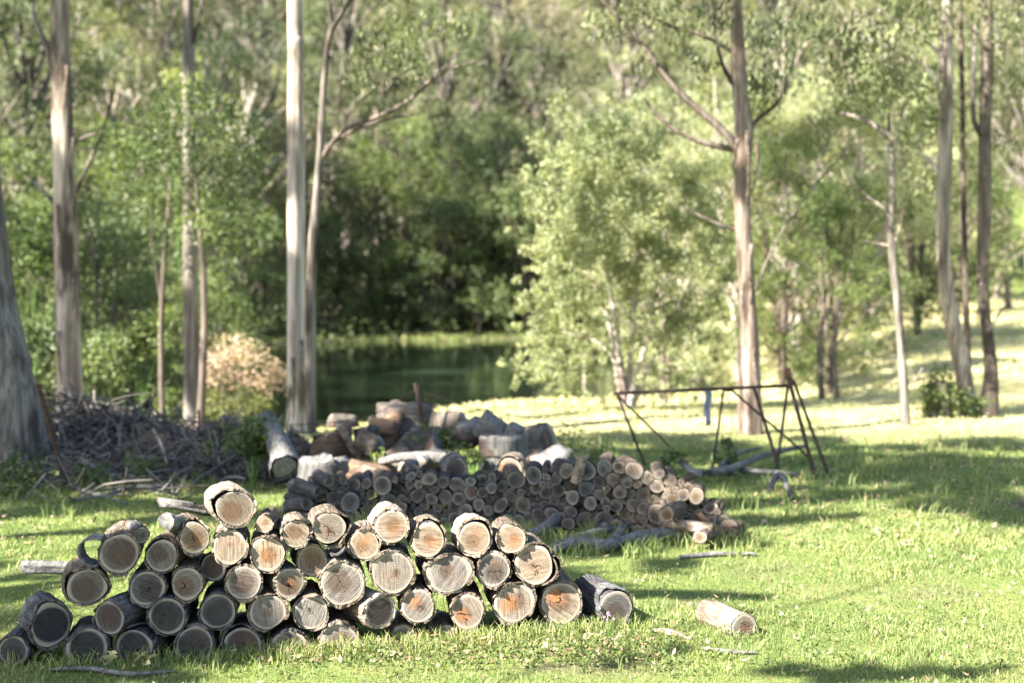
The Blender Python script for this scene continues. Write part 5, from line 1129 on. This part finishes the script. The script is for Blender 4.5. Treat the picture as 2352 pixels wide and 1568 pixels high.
# right-side mid distance
RG = 'mid-distance trees right of the pond'
for (u, Y_, k, s, lf, lab) in [(1840, 30, 'wat', .95, 'yellow', 'rounded yellow-green tree behind the reddish gum, right of its trunk'), (1700, 34, 'wat', 1.05, 'wattle', 'pale green tree behind the trunk of the reddish gum'),
                               (1905, 25.0, 'wat', .62, 'green', 'dark bushy tree with black multiple trunk left of the slender mottled one'), (1800, 28, 'wat', .80, 'green', 'low deep green bushy tree just right of the reddish gum'),
                               (1990, 31, 'wat', .95, 'wattle', 'soft light green tree left of the slender mottled trunk'), (2110, 33, 'wat', 1.0, 'green', 'green spreading tree behind the right-hand pair'), (1530, 30, 'wat', .9, 'wattle', 'feathery pale tree right behind the big wattle'),
                               (1600, 40, 'wat', 1.35, 'wattle', 'tall pale tree filling the gap above the big wattle'), (1940, 44, 'tallC', .72, 'wattle', 'tall light green tree behind the slender mottled trunk'), (1800, 46, 'tallA', .75, 'euc', 'tall sparse tree above the yellow-green one'),
                               (2080, 46, 'tallA', .75, 'wattle', 'tall soft green tree in the gap left of the right-hand pair'), (2200, 40, 'bushB', .75, 'euc', 'olive tree seen between the trunks of the right-hand pair'), (2290, 48, 'tallC', .75, 'euc', 'olive tall tree at the right, above the shaded lawn'), (2370, 44, 'tallB', .75, 'euc', 'dark tall tree at the right picture edge'),
                               (1690, 56, 'tallA', .85, 'wattle', 'distant pale gum above the reddish gum fork'), (1880, 57, 'tallC', .9, 'euc', 'distant green gum left of the white forking limbs'), (2020, 58, 'tallA', .9, 'wattle', 'distant pale gum above the slender mottled trunk'), (2160, 59, 'tallC', .95, 'euc', 'distant olive gum behind the right-hand pair'), (2300, 61, 'twig', 1.0, None, 'distant bare-limbed gum at upper right'), (2420, 58, 'tallA', .95, None, 'distant gum beyond the right picture edge'),
                               (2000, 52, 'bushA', .8, 'shrub', 'dark shrub tree on the rise left of the right-hand pair'), (2130, 54, 'bushB', .8, None, 'green shrub tree on the rise behind the right-hand pair'), (1760, 50, 'bushA', .8, 'green', 'green thicket tree behind the reddish gum foot'), (1480, 48, 'wat', 1.3, 'wattle', 'pale tree peeping over the left shoulder of the big wattle')]:
    e = plant(k, uvx(u, Y_), Y_, s, 'leafy_tree', lab, RG, lf)
    if k == 'wat' and lf == 'green':
        tk = [c for c in e.children if c.name.startswith('trunk')][0]; tk.material_slots[0].link = 'OBJECT'; tk.material_slots[0].material = MAT['gumbrown']
# small dark trunks on the right
for (u, vb, vt, wpx, Y_, lab) in [(1527, 930, 760, 14, 24, 'short brown trunk right of the wattle stems'), (1700, 905, 600, 10, 26, 'thin dim trunk behind the reddish gum'), (1888, 920, 700, 14, 24.2, 'left dark stem of the bushy tree cluster'), (1922, 920, 690, 12, 24.3, 'right dark stem of the bushy tree cluster'), (2316, 700, 480, 14, 42, 'dark trunk on the far shaded lawn at the right edge')]:
    g = gnd(u, vb) if vb > 800 else at(u, vb, Y_); Y2 = g.y if vb > 800 else Y_; g.z = Hs(g.x, g.y)
    tree('gum_tree', lab, None, g, [g, at(u - 6, (vb + vt) / 2, Y2), at(u + 4, vt, Y2)], [px(wpx, Y2) * 1.2, px(wpx, Y2), px(wpx, Y2) * .6], 'gumbrown', n=8, seed=u)

# ---------------------------------------------------------------- shrubs and weeds in the middle distance
def shrub(u, v, Y_, rpx, leaf, lab, n=5, L=.07, W=.03, seed=0, dens=.55, name='green_shrub', squash=.8):
    g = at(u, v, Y_); g.z = Hs(g.x, g.y); e = empty(name, g, lab, 'shrub'); rg = np.random.default_rng(seed); c0 = at(u, v, Y_) - g; r0 = rpx * Y_ / FPX; cl = []
    for k in range(n * 2): cl.append((c0.x + rg.normal(0, r0 * .45), rg.normal(0, r0 * .35), max(.04, c0.z + rg.normal(0, r0 * .35 * squash)), r0 * rg.uniform(.3, .55)))
    link('foliage', crown_mesh(cl, L, W, seed, .1, dens, .9), MAT[leaf], e)
    mb = MB()
    for k, c in enumerate(cl[:6]): tube(mb, [(0, 0, -.03), (c[0] * .5, c[1] * .5, c[2] * .6), c[:3]], [.012, .008, .004], 5, 2, .05, k, cap=False)
    link('stem', mb.mesh('stem'), MAT['stem'], e)
shrub(580, 1015, 13.0, 75, 'green', 'leafy green shrub beside the hollow grey log', 9, .075, .032, 1, .6)
heap('dirt_mound', 520, 760, 1095, 985, 14.6, 'dirt', 'low earth bank running behind the hollow log to the stumps', 5)
shrub(1005, 1012, 13.2, 52, 'green', 'dense green weed bush at the foot of the leaning picket', 6, .06, .03, 2, .55)
shrub(1040, 1032, 12.9, 36, 'shrub', 'dark green leaves right of the weed bush', 5, .06, .03, 3)
shrub(55, 1085, 12.6, 75, 'shrub', 'dark green shrub at the left edge below the flared trunk', 7, .08, .03, 4)
shrub(30, 1125, 12.2, 40, 'green', 'brighter green weeds at the left edge in front of the dark shrub', 5, .07, .025, 5, .4)
shrub(330, 1070, 13.2, 40, 'shrub', 'dark weeds growing out of the front of the brush heap', 7, .07, .03, 21, .3)
shrub(200, 1090, 13.0, 40, 'shrub', 'low green weeds at the left foot of the brush heap', 6, .07, .03, 22, .3)
shrub(880, 1060, 12.7, 30, 'green', 'small green weeds poking up between the split chunks', 5, .06, .03, 23, .35)
shrub(1090, 1050, 12.6, 26, 'shrub', 'weeds between the dark round and the fluted stump', 5, .06, .03, 24, .35)
shrub(60, 930, 14.7, 34, 'shrub', 'small climbing leaves on the base of the flared trunk', 4, .06, .03, 6, .3, squash=1.5)
shrub(1680, 1030, 13.9, 40, 'shrub', 'leafy weed growing up the middle of the rusty frame', 5, .09, .03, 7, .25, squash=1.6)
shrub(1300, 1000, 14.5, 60, 'shrub', 'tall thin weeds right of the fluted stump', 6, .08, .015, 8, .18)
shrub(1540, 1050, 14.0, 36, 'shrub', 'low weeds under the left side of the rusty frame', 5, .07, .03, 9, .3)
shrub(1390, 1035, 13.4, 50, 'shrub', 'grassy weeds behind the right half of the far woodpile', 6, .10, .015, 10, .25)
shrub(230, 850, 22.5, 110, 'shrub', 'large rounded green shrub behind the brush heap', 12, .09, .045, 11, .6)
shrub(310, 780, 25, 90, 'green', 'yellowish-tipped green shrub left of the thin dark stem', 10, .09, .045, 12, .5)
shrub(60, 780, 20.5, 80, 'shrub', 'dark shrub between the flared trunk and the tall straight one', 10, .09, .045, 13, .6)
shrub(60, 580, 24, 90, 'green', 'high green shrub behind the flared trunk', 10, .10, .05, 14, .55)
shrub(420, 180, 30, 45, 'yellow', 'sunlit yellow tuft behind the slim pale trunk', 5, .10, .05, 15, .5)
shrub(2240, 930, 19.2, 34, 'green', 'low green suckers around the feet of the right-hand pair', 6, .07, .035, 16, .35)
def undergrowth():
    rg = np.random.default_rng(8); VV = []; A = []
    n = 60000; x = rg.uniform(-55, 55, n); y = rg.uniform(58.5, 135, n); k = (np.abs(x) < .40 * y + 2) & ~((x > 13) & (y < 74)); x, y = x[k], y[k]
    V, F = leaves(np.stack([x, y, H(x, y) + rg.uniform(0, 1, len(x)) ** 2 * 1.6], 1), .40, .16, rg, .2); VV.append(V); A.append(rg.uniform(0, .7, len(x)))
    n = 16000; x = rg.uniform(-22, -4.2, n); y = rg.uniform(16, 62, n); k = (pond_sd(x, y) > .4) & (x > -.40 * y - 2) & ~((x > -8.2) & (y < 24)) & ~((x > -6.5) & (y < 27)); x, y = x[k], y[k]
    V, F = leaves(np.stack([x, y, H(x, y) + rg.uniform(0, 1, len(x)) ** 2 * 1.0], 1), .20, .09, rg, .2); VV.append(V); A.append(rg.uniform(0, .8, len(x)))
    V = np.concatenate(VV); m = len(V) // 4
    tag(link('undergrowth', mesh_np('undergrowth', V, np.arange(m * 4).reshape(m, 4), False, np.concatenate(A)), MAT['shrub']), 'low leafy undergrowth covering the floor of the wood', 'undergrowth', kind='stuff')
undergrowth()

# ---------------------------------------------------------------- fallen leaves, litter, flower
def litter():
    rg = np.random.default_rng(14); n = 6000
    x = rg.uniform(-6.5, 7.5, n); y = rg.uniform(5.8, 18, n) ** 1.0; k = np.abs(x) < .38 * y + .4; x, y = x[k], y[k]
    ex = []
    for _ in range(700):
        P = gnd(rg.uniform(600, 1520), rg.uniform(1470, 1540)); ex.append((P.x, P.y))
    for _ in range(260):
        P = gnd(rg.uniform(0, 2300), rg.uniform(1350, 1568)); ex.append((P.x, P.y))
    ex = np.array(ex); x = np.concatenate([x, ex[:, 0]]); y = np.concatenate([y, ex[:, 1]]); n = len(x)
    D = rg.normal(0, 1, (n, 3)); D[:, 2] *= .35; D /= np.linalg.norm(D, axis=1)[:, None]; Q = np.stack([-D[:, 1], D[:, 0], rg.normal(0, .35, n)], 1); Q /= np.linalg.norm(Q, axis=1)[:, None]
    l = (rg.uniform(.010, .05, n) ** 1.0 * (1 + (y > 10) * .6))[:, None]; wd = (rg.uniform(.006, .018, n) * (1 + (y > 10) * .6))[:, None]; c = np.stack([x, y, H(x, y) + rg.uniform(.012, .04, n)], 1); up = np.array([[0, 0, 1.]])
    V = np.stack([c - D * l * .5, c - D * l * .15 + Q * wd * .5, c + D * l * .2 + Q * wd * .45 + up * .006, c + D * l * .5 + up * .012, c + D * l * .2 - Q * wd * .45 + up * .006, c - D * l * .15 - Q * wd * .5], 1)
    b = np.arange(n)[:, None] * 6
    me = mesh_np('leaf_litter', V.reshape(-1, 3), np.vstack([b + [[0, 1, 2, 5]], b + [[5, 2, 3, 4]]]), False, np.tile(rg.uniform(0, 1, n), 2))
    tag(link('leaf_litter', me, MAT['litter']), 'dry brown leaves and bark flakes scattered over the lawn', 'leaf litter', kind='stuff')
litter()
def leafmesh(L, W, seed):
    rg = np.random.default_rng(seed); n = 7; t = np.linspace(0, 1, n); wv = W * np.sin(np.pi * np.clip(t, .02, .98)) ** .7; V = []
    for k in range(n):
        z = .25 * L * math.sin(t[k] * 2.5) ; V += [(-wv[k] / 2, (t[k] - .5) * L, z + .15 * W), (0, (t[k] - .5) * L, z), (wv[k] / 2, (t[k] - .5) * L, z + .15 * W)]
    idx = np.arange(n * 3).reshape(n, 3); F = np.vstack([np.stack([idx[:-1, j], idx[:-1, j + 1], idx[1:, j + 1], idx[1:, j]], 1) for j in (0, 1)])
    return mesh_np('fallen_leaf', np.array(V), F, True, rg.uniform(.3, .9, len(F)))
LY = leafmesh(.055, .035, 1); LY.materials.append(MAT['yleaf'])
for (u, v) in [(240, 1515), (252, 1528), (262, 1522), (246, 1540), (258, 1543), (312, 1521), (322, 1536), (335, 1530), (342, 1545), (350, 1538), (330, 1548)]:
    p = gnd(u, v); o = link('fallen_leaf', LY); o.location = (p.x, p.y, p.z + .035); o.rotation_euler = (random.uniform(-.8, .8), random.uniform(-.8, .8), random.uniform(0, 6))
    s_ = random.uniform(.7, 1.2); o.scale = (s_, s_, s_)
    tag(o, 'yellow rounded fallen leaf in the ' + ('left' if u < 290 else 'right') + ' leaf cluster in front of the dark bottom row', 'leaf', 'yellow leaves left of centre' if u < 290 else 'yellow leaves right cluster')
def weeds():
    rg = np.random.default_rng(33); C = []
    for _ in range(520):
        P = gnd(rg.uniform(0, 2352), rg.uniform(1380, 1566)) if rg.random() < .5 else gnd(rg.uniform(600, 1560), rg.uniform(1465, 1545)); m = int(rg.integers(5, 14))
        C.append(np.array(P) + np.stack([rg.normal(0, .03, m), rg.normal(0, .03, m), rg.uniform(.01, .055, m)], 1))
    C = np.concatenate(C); V, F = leaves(C, .026, .013, rg, -.2); tag(link('weeds', mesh_np('weeds', V, F, False, rg.uniform(.3, 1, len(F))), MAT['green']), 'small broad-leaved weeds in the lawn', 'weeds', kind='stuff')
weeds()
# pink flower
g = gnd(1393, 1478); g.y -= .12; g.z = Hs(g.x, g.y); fy = g.y; e = empty('wildflower', g, 'small pink wildflower on a thin stem before the separate dark grey log', 'flower')
mb = MB(); tube(mb, [(0, 0, 0), (.003, 0, .08), (0, 0, .165)], [.0025, .002, .0015], 6, 4, 0, 1); tube(mb, [(.003, 0, .09), (-.012, .003, .13), (-.018, .003, .15)], [.0015, .0012, .001], 5, 3, 0, 1); tube(mb, [(.002, 0, .10), (.02, -.003, .125), (.026, -.003, .14)], [.0015, .0012, .001], 5, 3, 0, 2)
rg = np.random.default_rng(4); V, F = leaves(np.array([(.004, 0, .03), (-.006, .004, .05), (.01, 0, .065), (-.008, 0, .08), (.008, .003, .11)]), .03, .009, rg, -.3); mb.add(V, F)
link('stem', mb.mesh('stem'), MAT['stem'], e)
for (x, y_, z, r) in [(0, 0, .172, .013), (-.018, .003, .155, .007), (.026, -.003, .145, .006), (.008, 0, .165, .008), (-.006, 0, .14, .006)]:
    V, F = leaves(clump_pts((x, y_, z), r, 26, rg, .7), .008, .005, rg, -.5); link('flower_head', mesh_np('flower_head', V, F, False), MAT['pink'], e)

# ---------------------------------------------------------------- trees outside the frame that shade the clearing
SH = []      # (point, radius, distance towards the sun)
def shf(u, v, r, t): SH.append((face(u, v, -.05), r, t))
for (u, v, r) in [(-60, 1500, .42), (20, 1480, .42), (100, 1430, .4), (60, 1360, .3), (130, 1360, .26), (150, 1290, .16), (180, 1320, .26), (200, 1430, .34), (290, 1370, .32), (290, 1260, .20), (350, 1290, .22), (320, 1480, .34), (420, 1430, .26), (400, 1340, .17), (470, 1480, .24), (560, 1500, .17), (640, 1505, .13), (200, 1250, .12), (500, 1410, .10)]: shf(u, v, r, 9.5)
def shg(u, v, r, t, z=.0):
    p = gnd(u, v); p.z += z; SH.append((p, r, t))
for (u, v, r) in [(-60, 1430, .3), (0, 1370, .22), (60, 1330, .14), (-20, 1300, .16), (30, 1235, .14), (140, 1225, .12), (-40, 1190, .3), (120, 1180, .25), (-90, 1520, .35), (60, 1150, .45), (200, 1165, .4), (330, 1165, .4), (420, 1150, .4), (250, 1215, .2), (330, 1200, .2), (60, 1562, .22), (250, 1566, .22), (430, 1566, .16), (1450, 1520, .10), (1560, 1500, .08), (1830, 1546, .10), (1900, 1556, .12), (1975, 1542, .10), (2050, 1560, .13), (2120, 1545, .08), (2210, 1558, .10), (2290, 1540, .06), (1480, 1370, .10), (1530, 1366, .14), (1580, 1370, .13), (1630, 1373, .12), (1680, 1370, .10), (1730, 1374, .08), (1790, 1546, .1), (1700, 1410, .06), (1950, 1545, .12), (1350, 1350, .25), (1250, 1330, .3)]: shg(u, v, r, 10.5)
for (u, v, r) in [(460, 1180, .4), (600, 1190, .4), (740, 1210, .45), (900, 1240, .45), (1080, 1250, .45), (1230, 1260, .4), (1380, 1270, .4), (1480, 1255, .3), (1540, 1300, .22), (1700, 1200, .22), (1760, 1205, .2), (1820, 1198, .16), (1880, 1192, .16), (1940, 1188, .14), (2130, 1160, .3), (2200, 1165, .4), (2260, 1180, .34), (2330, 1190, .45), (1640, 1240, .2), (1690, 1250, .12), (1740, 1255, .08)]: shg(u, v, r, 13)
for (u, v, r) in [(720, 1150, .42), (820, 1140, .46), (940, 1130, .48), (1060, 1130, .48), (1180, 1130, .46), (1290, 1135, .4), (1370, 1170, .34), (1230, 1190, .36), (1420, 1110, .2), (1500, 1195, .12)]: SH.append((pface(u, v), r, 12.5))
for u in range(-60, 760, 105):
    for v in (930, 1000, 1070, 1130): SH.append((at(u + (v % 3) * 20, v, 13.2 + (1130 - v) * .008), .5, 15))
for u in range(760, 1300, 100):
    for v in (950, 1010, 1070): SH.append((at(u, v, 13.3), .36, 15))
    if u > 1150: shg(u, 1010, .4, 15); shg(u, 1060, .4, 15)
for (u, v, r) in [(1400, 1020, .55), (1400, 1070, .5), (1530, 1030, .5), (1540, 1090, .5), (1660, 1050, .45), (1680, 1110, .45), (1800, 1060, .5), (1820, 1120, .4), (1930, 1085, .5), (2060, 1075, .5), (2190, 1085, .5), (2320, 1090, .55), (1300, 1040, .4), (1900, 1010, .4), (2100, 1030, .35), (2300, 1020, .45), (2250, 1120, .3), (1600, 1005, .3)]: shg(u, v, r, 15)
for (u, v, r) in [(1750, 1090, .6), (1880, 1060, .55), (2000, 1105, .5), (2130, 1065, .55), (2260, 1060, .6), (2350, 1110, .5), (2070, 1132, .32), (2210, 1140, .4), (2310, 1150, .4), (1950, 1030, .4), (2200, 1022, .45), (2340, 1030, .5), (1620, 1040, .7), (1450, 1060, .7), (1700, 1160, .4), (1830, 1150, .35), (2150, 1110, .4), (1450, 1000, .5), (1530, 1010, .5), (1960, 1140, .3)]: shg(u, v, r, 15)
for (u, v, r) in [(2250, 830, .9), (1950, 880, 1.0), (2330, 770, .9)]: shg(u, v, r, 18)
for (us, vs, Yt, r) in [(155, range(430, 960, 60), 19, .42), (138, range(0, 160, 60), 19, .4), (680, (350, 400), 17.4, .26), (681, range(650, 1000, 42), 17.4, .42), (440, range(700, 960, 70), 22, .3), (434, (80, 150), 22, .3),
                        (1708, (60, 290), 17.2, .3), (1712, (440,), 17.2, .24), (2168, (370, 440, 500), 19.6, .32), (2260, (300, 380, 460, 540), 19.7, .36), (2060, (640, 700), 18.9, .25), (0, range(780, 1000, 80), 15.2, .4)]:
    for v in vs: SH.append((at(us, v, Yt), r, 16))
for (u, v, r) in [(700, 1180, .4), (780, 1170, .4), (860, 1110, .4), (1000, 1100, .4), (1120, 1100, .4), (1240, 1100, .36), (1340, 1120, .3), (1400, 1140, .24), (1320, 1190, .3)]: SH.append((pface(u, v), r, 13.2))
TR = [(-7.4, -1.6), (-11.5, 2.4), (-5.0, -6.0), (-14.5, 8.5), (-1.2, -5.5), (-12.0, -3.5), (6.5, -4)]
labs = ['spreading gum left of the camera shading the left of the front pile', 'spreading gum out of view at left, shading the far woodpile', 'gum standing behind the camera to the left', 'gum out of view at far left, shading the brush heap', 'gum standing behind the camera', 'gum out of view at lower left', 'gum behind the camera to the right']
asg = {}
for (p, r, t) in SH:
    c = Vector(p) + SUN * t; k = min(range(len(TR)), key=lambda i: (TR[i][0] - c.x) ** 2 + (TR[i][1] - c.y) ** 2); asg.setdefault(k, []).append((c, r))
rg = np.random.default_rng(55)
for k, lst in asg.items():
    bx, by = TR[k]; b = Vector((bx, by, Hs(bx, by))); zt = min(c.z for c, r in lst)
    limbs = []; cl = []
    for j, (c, r) in enumerate(lst):
        hub = Vector((bx, by, max(2.5, c.z * .55)));
        if r > .38 and j % 3 == 0: m_ = hub.lerp(c, .4) + Vector(rg.normal(0, .35, 3)) + Vector((0, 0, .5)); m3 = hub.lerp(c, .75) + Vector(rg.normal(0, .3, 3)); limbs.append(([hub, m_, m3, c], [.03, .02, .013, .006]))
        for q in range(5):
            o_ = Vector(rg.normal(0, r * .33, 3)); cl.append((*(c + o_ + SUN * rg.uniform(-.5, .5)), r * rg.uniform(.5, .75)))
    tree('gum_tree', labs[k], 'gums outside the frame', b, [b, b + Vector((0, 0, 3)), b + Vector((.1, .1, 6)), b + Vector((0, .1, max(c.z for c, r in lst) * .8))], [.22, .18, .14, .05], 'gum', limbs=limbs, clumps=cl, L=.13, W=.06, dens=2.3, droop=.3, seed=60 + k)
SH2 = [(u, v, 27, 1.25, 20) for (u, v) in [(330, 520), (250, 650), (340, 700), (300, 820), (60, 600), (60, 740), (180, 560), (480, 640), (200, 780), (400, 800), (140, 860), (500, 780), (420, 880), (240, 900), (60, 880)]] + \
      [(u, v, 61, 2.3, 36) for (u, v) in [(1120, 330), (1210, 620), (1090, 230), (700, 760), (880, 762), (1060, 762)]]
for (TX, TY, YY, lab) in [(-22, 14, 27, 'big gum out of view to the left shading the left-hand wood'), (-33, 40, 61, 'big gum on the left side of the pond, out of view')]:
    b = Vector((TX, TY, Hs(TX, TY))); cl = []; limbs = []; zm = 0
    for (u, v, Y_, r, t_) in SH2:
        if Y_ != YY: continue
        c = at(u, v, Y_) + SUN * t_; zm = max(zm, c.z)
        for q in range(6): cl.append((*(c + Vector(rg.normal(0, r * .4, 3))), r * rg.uniform(.4, .65)))
        limbs.append(([Vector((TX, TY, c.z * .5)), (Vector((TX, TY, c.z * .7)) + c) / 2, c], [.12, .07, .03]))
    tree('gum_tree', lab, 'gums outside the frame', b, [b, b + Vector((0, 0, 6)), b + Vector((.3, .1, 12)), b + Vector((0, .2, zm))], [.4, .33, .25, .08], 'gum', limbs=limbs, clumps=cl, L=.34, W=.15, dens=1.0, droop=.5, seed=90 + TY)
print('pile logs', NP, 'objects', len(bpy.data.objects))
